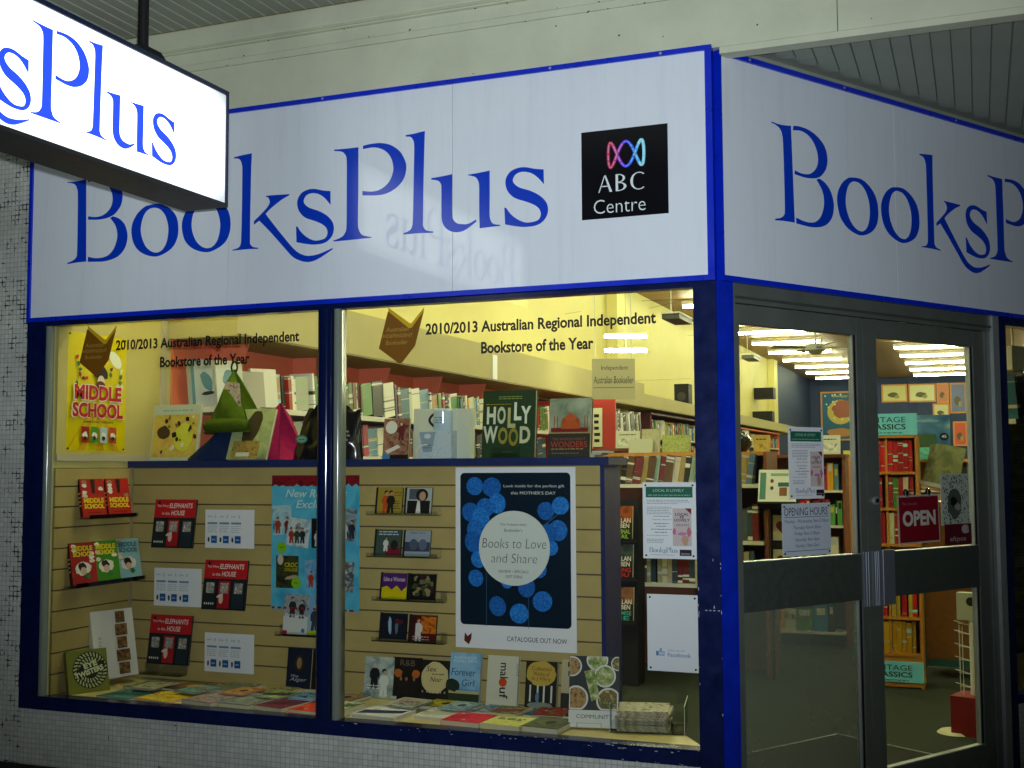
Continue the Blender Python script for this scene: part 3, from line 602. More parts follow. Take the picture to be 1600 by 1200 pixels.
# left return of the display: slatted below, plain yellow board above
sl = thing('display_side_wall', 'yellow board above tan slats at the left end of the display', 'wall', fL(0, 0, -3.2095))
for i in range(len(edges)-1):
    t, b = edges[i]-.0035, edges[i+1]+.0035
    part('slat', sl, lambda g: g.box(.03, b, -.001, .588, t, .010, MDF))
part('groove_back', sl, lambda g: g.box(.03, FL, -.0005, .588, 1.436, .0015, MATS['groove_dark']))
part('board', sl, lambda g: g.box(.03, 1.5005, -.0005, .80, 2.30, .010, PANELY))
part('trim', sl, lambda g: g.box(.03, 1.4705, -.0005, .80, 1.50, .016, TRIM))
part('trim', sl, lambda g: g.box(.80, 1.4705, -.0005, .845, 2.30, .02, TRIM))
part('corner_trim', sl, lambda g: g.box(.572, FL, .0105, .587, 1.436, .018, mat('corner_bead', (.33, .27, .15), .4)))

# ---- printed sheets ---------------------------------------------------------
def sheet(name, label, cat, M, wd_, ht, base, fn, thick=.0012, pins=None):
    o = thing(name, label, cat, M)
    part('sheet', o, lambda g: g.box(0, 0, -thick, wd_, ht, 0, base))
    def f(g): fn(g, wd_, ht)
    part('print', o, f)
    if pins:
        pm = G().cyl((0, 0, 0), (0, 0, .003), pins, BLACK, 10).mesh('stud')
        for x, y in ((.012, .012), (wd_-.012, .012), (.012, ht-.012), (wd_-.012, ht-.012)):
            q = bpy.data.objects.new('stud', pm); COL.objects.link(q); q.parent = o; q.location = (x, y, .0)
    return o
K = pr
def fig(g, x, y, h, body, head, hair=None):   # a small printed figure
    s_ = random.choice((-1, 1)); q = lambda *p: g.poly([(x+a*h*s_, y+b*h) for a, b in p], body)
    q((-.15, 0), (-.02, 0), (.02, .25), (.05, 0), (.16, 0), (.13, .36), (.19, .40), (.20, .58), (.13, .70), (.05, .735), (-.05, .735), (-.14, .69), (-.21, .52), (-.16, .36), (-.12, .44))
    g.ell(x+.01*h*s_, y+h*.825, h*.075, h*.10, head, 14, .1*s_)
    if hair: g.poly([(x+a*h*s_, y+b*h) for a, b in ((-.09, .82), (-.095, .90), (-.03, .955), (.06, .94), (.085, .87), (.04, .885), (-.02, .875), (-.06, .80))], hair)

def mposter(g, w_, h):
    for i, a in enumerate((-.6, -.3, .05, .35, .65)):
        c = w_/2; d = w_*.9
        g.poly([(c, h*.45), (min(w_, max(0, c+d*a-.02)), 0.004), (min(w_, max(0, c+d*a+.035)), .004)], K('d8a818'))
    g.ell(w_*.80, h*.80, w_*.13, h*.055, K('f2f2d8'), 18, -.7); g.ell(w_*.30, h*.88, w_*.05, h*.09, K('e8e2c0'), 10, -.3, .3)
    for i in range(9):
        x, y = random.uniform(.12, .3)*w_, random.uniform(.56, .8)*h; g.ell(x, y, .012, .010, K(random.choice(['c03018', '2c6838', 'e8e8d8', '303030'])), 9, random.random(), .4)
        x, y = random.uniform(.72, .92)*w_, random.uniform(.56, .72)*h; g.ell(x, y, .012, .010, K(random.choice(['2f7a34', 'd8d8c0', '6a2a1c', '202020'])), 9, random.random(), .4)
    g.ell(w_*.55, h*.66, .05, .035, K('2a1408'), 16, .2, .2); g.ell(w_*.54, h*.60, .026, .03, K('e6d4b4'), 14); g.ell(w_*.53, h*.565, .035, .022, K('5a1420'), 12)
    for t, y, hh, ww in (('MIDDLE', .435, .125, .80), ('SCHOOL', .285, .125, .86)):
        g.text(t, w_*.5, h*y-.004, w_*ww+.014, h*hh+.008, K('e8e0d0'), bold=.06, al='c'); g.text(t, w_*.5, h*y, w_*ww, h*hh, K('b01424'), bold=.045, al='c')
    g.text('JAMES PATTERSON', w_*.5, h*.235, w_*.5, h*.022, K('201808'), bold=.02, al='c')
    for i, c in enumerate(('a02018', '4c8a30', 'b4ccc8', 'b84a2c')):
        x = w_*(.22+.155*i); g.poly([(x, h*.075), (x+w_*.125, h*.07), (x+w_*.125, h*.205), (x, h*.21)], K(c)); g.ell(x+w_*.06, h*.135, w_*.045, h*.03, K('e8e4d0'), 12, 0, .2); g.ell(x+w_*.06, h*.11, w_*.03, h*.02, K('30281c'), 10, 0, .2)
sheet('poster', 'bright yellow poster with big red lettering on the left side wall', 'poster', fL(.094, 1.518, -3.1990), .428, .586, K('d8c400', .3), mposter, pins=.005)

def mother(g, w_, h):
    g.prism([(.022, .105), (.022+.0, .105)] and [(x_, y_) for x_, y_ in rrect(.024, .105, w_-.024, h-.025, .02)], .0001, .0004, K('081c2c', .3)); g.z = .0006
    B1, B2, B3 = 'petal_a', 'petal_b', 'petal_c'
    pm = [photo(B1, '0c4c98', '1464b8', '2a80cc', scale=120), photo(B2, '0a4088', '105aa8', '1c70c0', scale=140), photo(B3, '0c58a8', '1870c4', '3090d8', scale=110)]
    pts = [(.165, .895, .07), (.31, .89, .078), (.355, .80, .072), (.255, .775, .075), (.13, .75, .072), (.215, .72, .075), (.17, .65, .07), (.155, .585, .072), (.20, .49, .065), (.175, .385, .062), (.76, .76, .068), (.88, .79, .07), (.86, .655, .075), (.78, .64, .07), (.80, .56, .06), (.70, .44, .066), (.60, .345, .07), (.44, .37, .05), (.73, .27, .08), (.36, .235, .068), (.54, .20, .078)]
    for i, (x, y, r) in enumerate(pts): g.ell(x*w_, y*h, r*w_, r*w_*random.uniform(.95, 1.2), pm[i % 3], 26, random.random()*.6, .012)
    for x, y0_, y1_ in ((.265, .12, .46), (.615, .12, .32)): g.rect(x*w_, y0_*h, x*w_+.0022, y1_*h, K('2c5c80'))
    g.poly([(.70*w_, .66*h), (.86*w_, .745*h), (.862*w_, .741*h), (.705*w_, .655*h)], K('2c5c80'))
    g.ell(.50*w_, .555*h, .295*w_, .205*h, K('cdd6cc', .4), 48)
    g.text("Look inside for the perfect gift", .415*w_, .885*h, .50*w_, .019*h, K('d0d8d0')); g.text("this MOTHER'S DAY", .475*w_, .850*h, .37*w_, .017*h, K('d0d8d0'))
    g.text("The Independent", .385*w_, .675*h, .22*w_, .016*h, K('404a48')); g.text("Bookseller's", .42*w_, .645*h, .15*w_, .016*h, K('404a48'))
    g.text("Books to Love", .235*w_, .555*h, .53*w_, .052*h, K('202426'), shear=.12, bold=-.018); g.text("and Share", .31*w_, .475*h, .38*w_, .050*h, K('202426'), shear=.12, bold=-.018)
    g.text("REVIEW \u2022 SPECIALS", .375*w_, .420*h, .245*w_, .015*h, K('404a48')); g.text("GIFT IDEAS", .43*w_, .392*h, .14*w_, .015*h, K('404a48'))
    g.poly([(.08*w_, .04*h), (.085*w_, .085*h), (.11*w_, .065*h), (.145*w_, .085*h), (.14*w_, .05*h), (.12*w_, .02*h)], K('5a2014'))
    g.text("CATALOGUE OUT NOW", .44*w_, .048*h, .49*w_, .026*h, K('202626'))
def rrect(x0, y0, x1, y1, r, n=6):
    o = []
    for cx, cy_, a in ((x1-r, y1-r, 0), (x0+r, y1-r, pi/2), (x0+r, y0+r, pi), (x1-r, y0+r, 1.5*pi)):
        o += [(cx+r*cos(a+pi/2*i/n), cy_+r*sin(a+pi/2*i/n)) for i in range(n+1)]
    return o
sheet('poster', 'large white bordered poster with blue flowers and a white circle on the slats', 'poster', fA(-1.348, .606, .572), .585, .822, WHITE, mother)

def newrel(g, w_, h):
    g.rect(0, 0, w_, h, photo('aqua_wash', '2a90b0', '58b4cc', '3c9cc0', scale=5)); n = 24
    top = [(0, h), (w_, h)] + [(w_*(1-i/n), h*.915 + (h*.012 if i % 2 else 0)*random.random()*2) for i in range(n+1)]
    g.poly(top, photo('red_curtain', '4a0810', '80101c', '5a0a14', scale=40))
    g.text('New Releases', w_*.16, h*.835, w_*.70, h*.06, K('bcd4d0'), shear=.3, bold=.01); g.text('Exclusives', w_*.28, h*.755, w_*.55, h*.058, K('bcd4d0'), shear=.3, bold=.01)
    def card(x, y, a, b, r, m, fs):
        c, s_ = cos(r), sin(r); q = [(x+u*c-v*s_, y+u*s_+v*c) for u, v in ((0, 0), (a, 0), (a, b), (0, b))]; g.poly(q, m)
        for k in range(fs): fig(g, x+a*(.25+.5*k/max(1, fs-1 or 1)), y+b*.06, b*.6, K(random.choice(['1c2434', 'b8c0c0', '6c2818', '243c28', '983020'])), K('b89070'), K('2a1c12'))
    card(.02*w_, .55*h, .22*w_, .22*h, .05, photo('card_a', '7ab0bc', 'a8c8cc', '486878', scale=20), 2)
    card(.17*w_, .48*h, .26*w_, .21*h, -.12, photo('card_b', '94a8ac', 'c8d0cc', '5c6c70', scale=20), 3)
    card(.47*w_, .46*h, .26*w_, .22*h, 0, K('0c0d10'), 2); card(.80*w_, .52*h, .17*w_, .24*h, -.05, photo('card_c', '20303c', '88a0a8', '101820', scale=16), 2)
    card(.07*w_, .16*h, .26*w_, .24*h, 0, photo('card_d', '1c2410', '38401c', '101408', scale=22), 0)
    g.ell(.12*w_, .37*h, .035*w_, .04*h, K('c0b0a0')); g.text('CROC', .17*w_, .315*h, .15*w_, .035*h, K('b8a820'), bold=.03); g.text('COLLEGE', .17*w_, .285*h, .15*w_, .022*h, K('b8a820'), bold=.02)
    g.ell(.25*w_, .24*h, .08*w_, .014*h, K('a89878'), 14, .2, .2)
    card(.42*w_, .16*h, .22*w_, .21*h, .08, photo('card_e', '3c7cac', '78a8c4', '1c3450', scale=16), 2); card(.80*w_, .15*h, .15*w_, .22*h, -.05, photo('card_f', 'c0c8c8', '303438', 'a0a8a8', scale=30), 0)
    for x, y in ((.14, .46), (.31, .20)): g.ell(x*w_, y*h, .055*w_, .042*h, K('78b41c'), 20); g.rect(x*w_-.012, y*h-.002, x*w_+.012, y*h+.003, K('4c8010'))
    for i in range(14): g.rect((.03+.068*i)*w_, .006*h, (.03+.068*i+random.uniform(.02, .05))*w_, .022*h, K('8a1420'))
sheet('poster', 'pale blue poster with red curtain top and small film covers behind the mullion', 'poster', fA(-2.342, .742, .575), .489, .652, K('5cb0c8'), newrel)

def flyer(g, w_, h):
    for i in range(3):
        x = w_*(.05+.25*i); g.text('book', x, h*.80, w_*.09, h*.05, K('5a7c94')); g.ell(x+w_*.16, h*.82, w_*.02, h*.05, K('b8c8cc'), 10, 0, .3)
        g.rect(x, h*.62, x+w_*.20, h*.67, K('6888a4')); g.lines(x, h*.56, x+w_*.2, 4, h*.05, K('9cacb4'))
        g.ell(x+w_*.03, h*.22, w_*.022, h*.07, K('303834'), 10, 0, .2); g.rect(x+w_*.08, h*.13, x+w_*.20, h*.32, K('1c5490')); g.rect(x+w_*.10, h*.2, x+w_*.17, h*.235, K('88acd0'))
for i, (x, z, lab) in enumerate(((-2.735, 1.031, 'white flyer with three blue columns, topmost of three on the slats'), (-3.043, .732, 'white flyer with three blue columns, nearest the side wall'), (-2.729, .418, 'white flyer with three blue columns, lowest of three on the slats'))):
    sheet('flyer', lab, 'flyer', fA(x, z, .578), .290, .192, WHITE, flyer)

# ---- books -----------------------------------------------------------------
def book(label, M, w_, h, t, cover, fn=None, cat='book', name='book', pages=PAGES, group=None, soft=True):
    o = thing(name, label, cat, M, group); c = .0015 if soft else .003; e = .0 if soft else .003
    part('cover', o, lambda g: (g.box(0, 0, -c, w_, h, 0, cover), g.box(0, 0, -t, w_, h, -t+c, cover), g.box(0, 0, -t+c+.00005, c, h, -c-.00005, cover)))
    part('pages', o, lambda g: g.box(c+.0001, e+.0005, -t+c+.0001, w_-e-.0008, h-e-.0005, -c-.0001, pages))
    if fn:
        def f(g): g.z = .0002; fn(g, w_, h)
        part('cover_print', o, f)
    return o
def stand(o_label, M, w_, d=.05):
    o = thing('book_stand', o_label, 'stand', M)
    part('ledge', o, lambda g: g.box(0, 0, -.005, w_, .003, d, ACRYL)); part('lip', o, lambda g: g.box(0, .0031, d-.003, w_, .02, d, ACRYL)); part('back', o, lambda g: g.box(0, .0031, -.005, w_, .05, -.002, ACRYL))
    return o

def middle(txt, tone):
    def f(g, w_, h):
        for i in range(5): g.ell(w_*random.choice([.16, .84]), h*(.55+.09*i), w_*.11, h*.05, K(random.choice(['d8c8b0', '9a7a5a', 'e8e0d0'])), 12, 0, .2)
        if tone == 0:
            g.poly([(w_*.42, h*.98), (w_*.62, h*.98), (w_*.58, h*.62), (w_*.47, h*.6)], K('28140c'))
            g.text('MIDDLE', w_*.5, h*.36, w_*.85, h*.13, K('e8c820'), bold=.05, al='c'); g.text('SCHOOL', w_*.5, h*.21, w_*.85, h*.13, K('e8c820'), bold=.05, al='c'); g.lines(w_*.2, h*.1, w_*.8, 1, h*.05, K('581008'))
        else:
            c = 'd8c020' if tone == 1 else '3c6c78'
            g.text('MIDDLE', w_*.5, h*.80, w_*.8, h*.12, K(c), bold=.05, al='c'); g.text('SCHOOL', w_*.5, h*.66, w_*.8, h*.12, K(c), bold=.05, al='c')
            g.ell(w_*.45, h*.38, w_*.32, h*.16, K('d8d4c4'), 18, .2, .12); g.ell(w_*.42, h*.42, w_*.16, h*.10, K('241c18'), 14, 0, .2); g.ell(w_*.45, h*.32, w_*.12, h*.09, K('c8a888')); g.ell(w_*.6, h*.2, w_*.1, h*.08, K('2c6c3c'), 12, 0, .3)
    return f
def flw(y, z, w_, h, t, label, cover, fn, rot=0, out=.06):
    a = rot; o = book(label, frame((-3.199+out, y, z), (sin(a), cos(a), 0), Z_, .22), w_, h, t, cover, fn)
    part('spine_print', o, lambda g: (g.rect(-t+.002, 0.001, -.002, h-.001, K('3c1410')), g.lines(-t+.004, h*.6, -.004, 4, .02, K('c8b878'))), Matrix(((0, 0, -1, 0), (0, 1, 0, 0), (1, 0, 0, 0), (0, 0, 0, 1)))); return o
LW = [(.17, 1.196, .135, .19, 'red children paperback on the side wall, first of the upper pair', K('b02418'), 0), (.355, 1.196, .135, .19, 'red children paperback on the side wall, second of the upper pair', K('b02418'), 0),
      (.11, .872, .140, .205, 'red children hardback in the lower row of three on the side wall', K('98201c'), 1), (.275, .872, .140, .205, 'green children hardback in the middle of the lower row of three', K('3c7c1c'), 1), (.44, .872, .140, .205, 'pale blue children hardback at the end of the lower row of three', K('88b4b4'), 2)]
for y, z, a, b, lab, c, tn in LW: flw(y, z, a, b, .026, lab, c, middle('', tn), .25, .05)
stand('clear acrylic ledge under the two red paperbacks', fL(.17, 1.186, -3.199), .36, .09); stand('clear acrylic ledge under the three children hardbacks', fL(.09, .862, -3.199), .50, .09)
def totem(g, w_, h):
    [g.rect(w_*.12, h*(.08+.05*i), w_*.19, h*(.08+.05*i+random.uniform(.015, .04)), K('b0b4a4')) for i in range(11)]
    for i, (a, b) in enumerate(((.55, .72), (.62, .90), (.56, .66), (.60, .80), (.54, .62))): g.rect(w_*(.66-.16*b), h*(.04+.19*i), w_*(.66+.2*b), h*(.04+.19*i+.17), photo('totem%d' % (i % 2), '3c2a14', '6c4c24', '8c744c', scale=50))
book('tall white book with a brown totem picture leaning on the side wall', frame((-3.135, .27, FL+.035), (.25, .97, 0), Z_, .2), .245, .335, .03, K('d4d4c8'), totem)
def eye(g, w_, h):
    cx, cy_ = w_*.56, h*.52; g.ell(cx, cy_, w_*.43, h*.43, K('0c0e0a'), 32)
    for r0, r1, n in ((.20, .30, 22), (.32, .41, 28)):
        for i in range(n):
            a0, a1 = 2*pi*i/n, 2*pi*(i+.5)/n; g.poly([(cx+w_*r0*cos(a0), cy_+h*r0*sin(a0)), (cx+w_*r1*cos(a0+.1), cy_+h*r1*sin(a0+.1)), (cx+w_*r1*cos(a1+.1), cy_+h*r1*sin(a1+.1)), (cx+w_*r0*cos(a1), cy_+h*r0*sin(a1))], K('a8b080')); g.z -= .0003
        g.z += .0003
    g.poly([(cx-w_*.36, cy_-h*.2), (cx+w_*.36, cy_-h*.02), (cx+w_*.36, cy_+h*.2), (cx-w_*.2, cy_+h*.14), (cx-w_*.34, cy_-h*.02)], K('0c0e0a'))
    g.text('EYE', cx-w_*.14, cy_+h*.02, w_*.34, h*.13, K('c4cca0'), bold=.05, rot=.25); g.text('TWISTERS', cx-w_*.36, cy_-h*.19, w_*.72, h*.13, K('c4cca0'), bold=.05, rot=.25)
book('olive book with a black and white spiral disc, front left corner', frame((-3.13, .075, FL+.001), (.45, .89, 0), Z_, .28), .20, .205, .03, K('6c7028'), eye)

def eleph(g, w_, h):
    g.rect(0, h*.62, w_, h, K('b01820')); g.ell(w_*.1, h*.93, w_*.035, h*.035, K('281014'))
    g.text('Too Many', w_*.06, h*.83, w_*.28, h*.06, K('e4d8d0')); g.text('ELEPHANTS', w_*.36, h*.82, w_*.56, h*.10, K('e4d8d0'), shear=.15, bold=.01); g.text('in this', w_*.2, h*.68, w_*.18, h*.06, K('e4d8d0')); g.text('HOUSE', w_*.42, h*.67, w_*.33, h*.10, K('e4d8d0'), shear=.15, bold=.01)
    for i, c in enumerate(('1c2024', '981420', '1c2830')):
        x = w_*(.04+.33*i); g.rect(x, h*.03, x+w_*.27, h*.58, K(c)); g.rect(x+w_*.04, h*.33, x+w_*.23, h*.54, photo('eleph_pic', 'b0aca0', '6c6c68', 'd8d4c8', scale=60))
    g.ell(w_*.45, h*.22, w_*.05, h*.10, K('d8b0a0'), 12); g.ell(w_*.42, h*.28, w_*.08, h*.03, K('c8c4bc'), 12, .4)
    for i in range(5): g.ell(w_*(.08+.05*i), h*.12, .004, .006, K('c8ccc0'), 7)
for x, z, lab in ((-3.034, 1.030, 'red and black picture book on the slats, topmost of three'), (-2.723, .730, 'red and black picture book on the slats, middle one of three'), (-3.05, .446, 'red and black picture book on the slats, lowest of three')):
    book(lab, fA(x, z, .535, .14), .252, .245, .012, K('16181c'), eleph, soft=False)
stand('clear acrylic easel below the lowest red picture book', fA(-3.10, FL+.03, .585), .26, .06)

def cdcase(label, x, z, fn, base):
    o = thing('disc_case', label, 'compact disc', fA(x, z, .560, .16))
    part('case', o, lambda g: g.box(0, 0, -.010, .142, .125, 0, ACRYL)); part('insert', o, lambda g: g.box(.010, .003, -.009, .140, .122, -.0008, base)); part('spine', o, lambda g: g.box(.0005, .0005, -.0095, .0095, .1245, -.001, BLACK if base is not WHITE else SHELFW))
    def f(g): fn(g)
    part('insert_print', o, f, Matrix.Translation((.01, .003, 0)))
W_, H_ = .13, .119
def c1(g): fig(g, W_*.35, 0, H_*.95, K('b04a14'), K('c09060'), K('301808')); fig(g, W_*.55, 0, H_*.95, K('141210'), K('c09060'), K('201008')); g.lines(W_*.68, H_*.8, W_*.98, 2, .012, K('704810')); g.lines(W_*.7, H_*.45, W_*.95, 4, .011, K('583008'))
def c2(g): g.rect(W_*.1, H_*.55, W_*.6, H_*.97, K('485460')); g.ell(W_*.62, H_*.72, W_*.24, H_*.25, K('141414')); g.ell(W_*.64, H_*.68, W_*.13, H_*.18, K('b49070')); g.rect(W_*.05, 0, W_*.95, H_*.5, K('0e0e10')); g.poly([(W_*.4, 0), (W_*.6, 0), (W_*.55, H_*.5), (W_*.45, H_*.5)], K('d0d0c8'))
def c3(g): g.lines(W_*.1, H_*.9, W_*.9, 2, .012, K('c8d8e0')); g.rect(W_*.4, 0, W_, H_*.28, K('6c1424')); fig(g, W_*.4, H_*.15, H_*.6, K('c8ccc0'), K('b09478'), K('28201c')); g.ell(W_*.75, H_*.4, W_*.15, H_*.2, K('1c1410'))
def c4(g): g.lines(W_*.2, H_*.88, W_*.8, 1, .02, K('788494')); g.rect(0, H_*.18, W_, H_*.55, K('303c54')); [g.ell(W_*x, H_*.45, W_*.17, H_*.22, K(c), 20) for x, c in ((.35, '8c1444'), (.35, '485468'), (.72, '8c1444'), (.72, '586478'))]
def c5(g): g.rect(0, 0, W_, H_*.5, K('c4b400')); g.poly([(0, H_), (W_, H_), (W_, H_*.5), (W_*.8, H_*.3), (W_*.6, H_*.52), (W_*.4, H_*.35), (W_*.2, H_*.5), (0, H_*.42)], K('4c1c60')); g.text('Like a Woman', W_*.06, H_*.68, W_*.86, H_*.17, K('c8b8c8'), bold=.02)
def c6(g): [g.ell(W_*random.uniform(.2, .9), H_*random.uniform(.15, .9), random.uniform(.008, .02), random.uniform(.006, .014), K(random.choice(['6c6840', '3c4424', '887c50', '281c14'])), 10, random.random()*3, .3) for i in range(26)]
def c7(g): g.ell(W_*.35, H_*.5, W_*.07, H_*.35, K('8cacc0'), 14, .1, .15); g.ell(W_*.62, H_*.45, W_*.06, H_*.3, K('586878'), 14, 0, .2); g.rect(W_*.55, H_*.6, W_*.85, H_*.75, K('501420'))
def c8(g): g.rect(W_*.4, H_*.3, W_, H_*.95, photo('ember', '9c2008', 'd07818', '6c1008', scale=30)); fig(g, W_*.3, 0, H_*.95, K('d0ccc0'), K('c0906c'), K('401c0c')); g.rect(0, 0, W_*.2, H_, K('380c10')); g.lines(W_*.1, H_*.15, W_*.8, 2, .012, K('c0a090'))
cds = [(-1.764, 1.212, c1, K('b89c38'), 'yellow sleeve, left in the top row of discs'), (-1.611, 1.212, c2, K('c4c8bc'), 'black and white sleeve, right in the top row of discs'), (-1.770, 1.015, c3, K('48584c'), 'green country sleeve, left in the second row of discs'), (-1.618, 1.013, c4, K('a8b0b4'), 'pale sleeve with pink rings, right in the second row of discs'),
       (-1.738, .812, c5, K('c4b400'), 'purple and yellow sleeve, left in the third row of discs'), (-1.592, .812, c6, K('141410'), 'black mottled sleeve, right in the third row of discs'), (-1.741, .625, c7, K('141a26'), 'dark blue sleeve, left in the lowest row of discs'), (-1.588, .622, c8, K('581410'), 'dark red sleeve, right in the lowest row of discs')]
for x, z, fn, b, lab in cds: cdcase(lab, x, z, fn, b)
for i, (x, z, n_) in enumerate(((-1.80, 1.205, 'top'), (-1.80, 1.008, 'second'), (-1.77, .805, 'third'), (-1.77, .616, 'lowest'))): stand('clear acrylic ledge under the %s row of discs' % n_, fA(x, z, .588), .37, .045)

def dvdA(g, w_, h): g.rect(0, h*.45, w_, h, photo('grey_pic', '70787c', '98a0a0', '485054', scale=30)); fig(g, w_*.35, h*.42, h*.55, K('202428'), K('a89484'), K('383430')); fig(g, w_*.75, h*.40, h*.5, K('1c2024'), K('b09c8c'), K('40342c')); g.text('Bridges', w_*.08, h*.42, w_*.8, h*.10, K('d8dcd8')); g.rect(0, 0, w_*.2, h*.09, K('a01c48')); g.ell(w_*.85, h*.1, .01, .01, K('3c6ca0'))
def dvdB(g, w_, h): g.rect(0, h*.5, w_, h, K('6c9cc0')); fig(g, w_*.3, h*.05, h*.75, K('303840'), K('b09c8c')); g.rect(0, 0, w_*.5, h*.1, K('a0b420'))
def dvdC(g, w_, h): g.ell(w_*.5, h*.62, w_*.2, h*.2, K('302818'), 16); g.ell(w_*.5, h*.62, w_*.1, h*.14, K('8c7450')); g.text('Miss', w_*.2, h*.27, w_*.3, h*.07, K('a8b0b8')); g.text('Alger', w_*.15, h*.15, w_*.7, h*.11, K('a8b0b8'), shear=.2)
def dvdD(g, w_, h): [g.ell(w_*random.uniform(.2, .8), h*random.uniform(.2, .9), .01, .016, K(random.choice(['584830', '302818', '98886c'])), 10, 0, .2) for i in range(14)]
for x, z, fn, c, lab in ((-2.259, .628, dvdA, K('c0c4c0'), 'silver film case below the blue poster, left of two'), (-2.121, .630, dvdB, K('88a8b8'), 'pale blue film case below the blue poster, right of two'), (-2.238, FL+.012, dvdC, K('10182c'), 'navy film case standing low on the slats left of the mullion'), (-2.098, FL+.012, dvdD, K('140f0c'), 'dark brown film case standing low beside the navy one')):
    book(lab, fA(x, z, .548, .12), .135, .19, .014, c, fn, 'film case', 'film_case')
stand('clear acrylic ledge under the two film cases below the poster', fA(-2.30, .618, .588), .36, .045)

# ---- row of books standing along the foot of the slats
def r1(g, w_, h): g.rect(0, 0, w_, h, photo('misty', '5c6c68', '98a8a0', 'c0c8bc', scale=16)); fig(g, w_*.35, h*.2, h*.72, K('14181c'), K('b8a898'), K('9c9890')); fig(g, w_*.68, h*.05, h*.7, K('d0d4c8'), K('b09884'), K('1c1410')); g.lines(w_*.1, h*.28, w_*.6, 2, .012, K('d8dcd0')); g.rect(0, 0, w_*.25, h*.09, K('3878a8'))
def r2(g, w_, h): g.text('R&B', w_*.25, h*.80, w_*.5, h*.14, K('6c5848')); [g.ell(w_*x, h*.62, w_*.14, h*.10, K('a85c20'), 14, 0, .1) for x in (.2, .8)]; [fig(g, w_*x, h*.12, h*.45, K('1c1614'), K('886850')) for x in (.3, .5, .75)]; g.rect(0, 0, w_*.2, h*.07, K('a8b8b8'))
def r3(g, w_, h): g.ell(w_*.5, h*.58, w_*.46, h*.38, K('c0b47c'), 24, 0, .04); g.text('Sex', w_*.2, h*.72, w_*.35, h*.13, K('28201c'), shear=.25); g.lines(w_*.4, h*.65, w_*.85, 1, .012, K('584c30')); g.text('Noir', w_*.35, h*.48, w_*.4, h*.11, K('28201c'), shear=.25); [fig(g, w_*(.12+.15*i), h*.02, h*.26, K('141414'), K('b0a490')) for i in range(6)]
def r4(g, w_, h): g.rect(0, h*.28, w_, h, photo('sky_pic', '4c88b0', '88b4cc', '68a0c0', scale=6)); g.rect(0, 0, w_, h*.22, K('24341c')); g.rect(0, h*.2, w_, h*.26, K('b0a878')); g.ell(w_*.12, h*.36, w_*.24, h*.12, K('1c2c20'), 18, -.3, .12); g.text('ALEXANDER', w_*.12, h*.88, w_*.75, h*.055, K('c8d8dc')); g.text('McCALL SMITH', w_*.12, h*.81, w_*.78, h*.055, K('c8d8dc')); g.text('Forever', w_*.06, h*.55, w_*.8, h*.14, K('1c3c68'), shear=.1); g.text('Girl', w_*.42, h*.35, w_*.42, h*.13, K('1c3c68'), shear=.1)
def r5(g, w_, h): g.text('david', w_*.94, h*.86, h*.24, w_*.13, K('808474'), rot=-pi/2); g.text('mal', w_*.42, h*.86, h*.30, w_*.26, K('242420'), rot=-pi/2, bold=.01); g.ell(w_*.52, h*.48, w_*.13, w_*.13, K('c04018'), 24); g.text('uf', w_*.42, h*.38, h*.22, w_*.28, K('242420'), rot=-pi/2, bold=.01)
def r6(g, w_, h): g.ell(w_*.5, h*.74, w_*.47, h*.26, K('b89c40'), 24, 0, .05); [g.text(t, w_*.5, h*y, w_*wd__, h*.085, K('583c14'), al='c') for t, y, wd__ in (('Collected', .80, .62), ('Works of', .69, .52), ('A J Fikry', .58, .62))]; [g.rect(w_*x, h*.15, w_*x+.008, h*.5, K('c8ccc0')) for x in (.14, .38, .58, .82)]; g.ell(w_*.4, h*.25, w_*.06, h*.1, K('5c7c98')); g.ell(w_*.5, h*.08, w_*.4, h*.07, K('788478'), 18, 0, .1)
def r7(g, w_, h): g.text('ENE', w_*.18, h*.86, w_*.7, h*.09, K('2c2820')); g.text('HO', w_*.2, h*.68, w_*.6, h*.1, K('2c2820')); g.rect(0, 0, w_, h*.35, K('2c2c2c'))
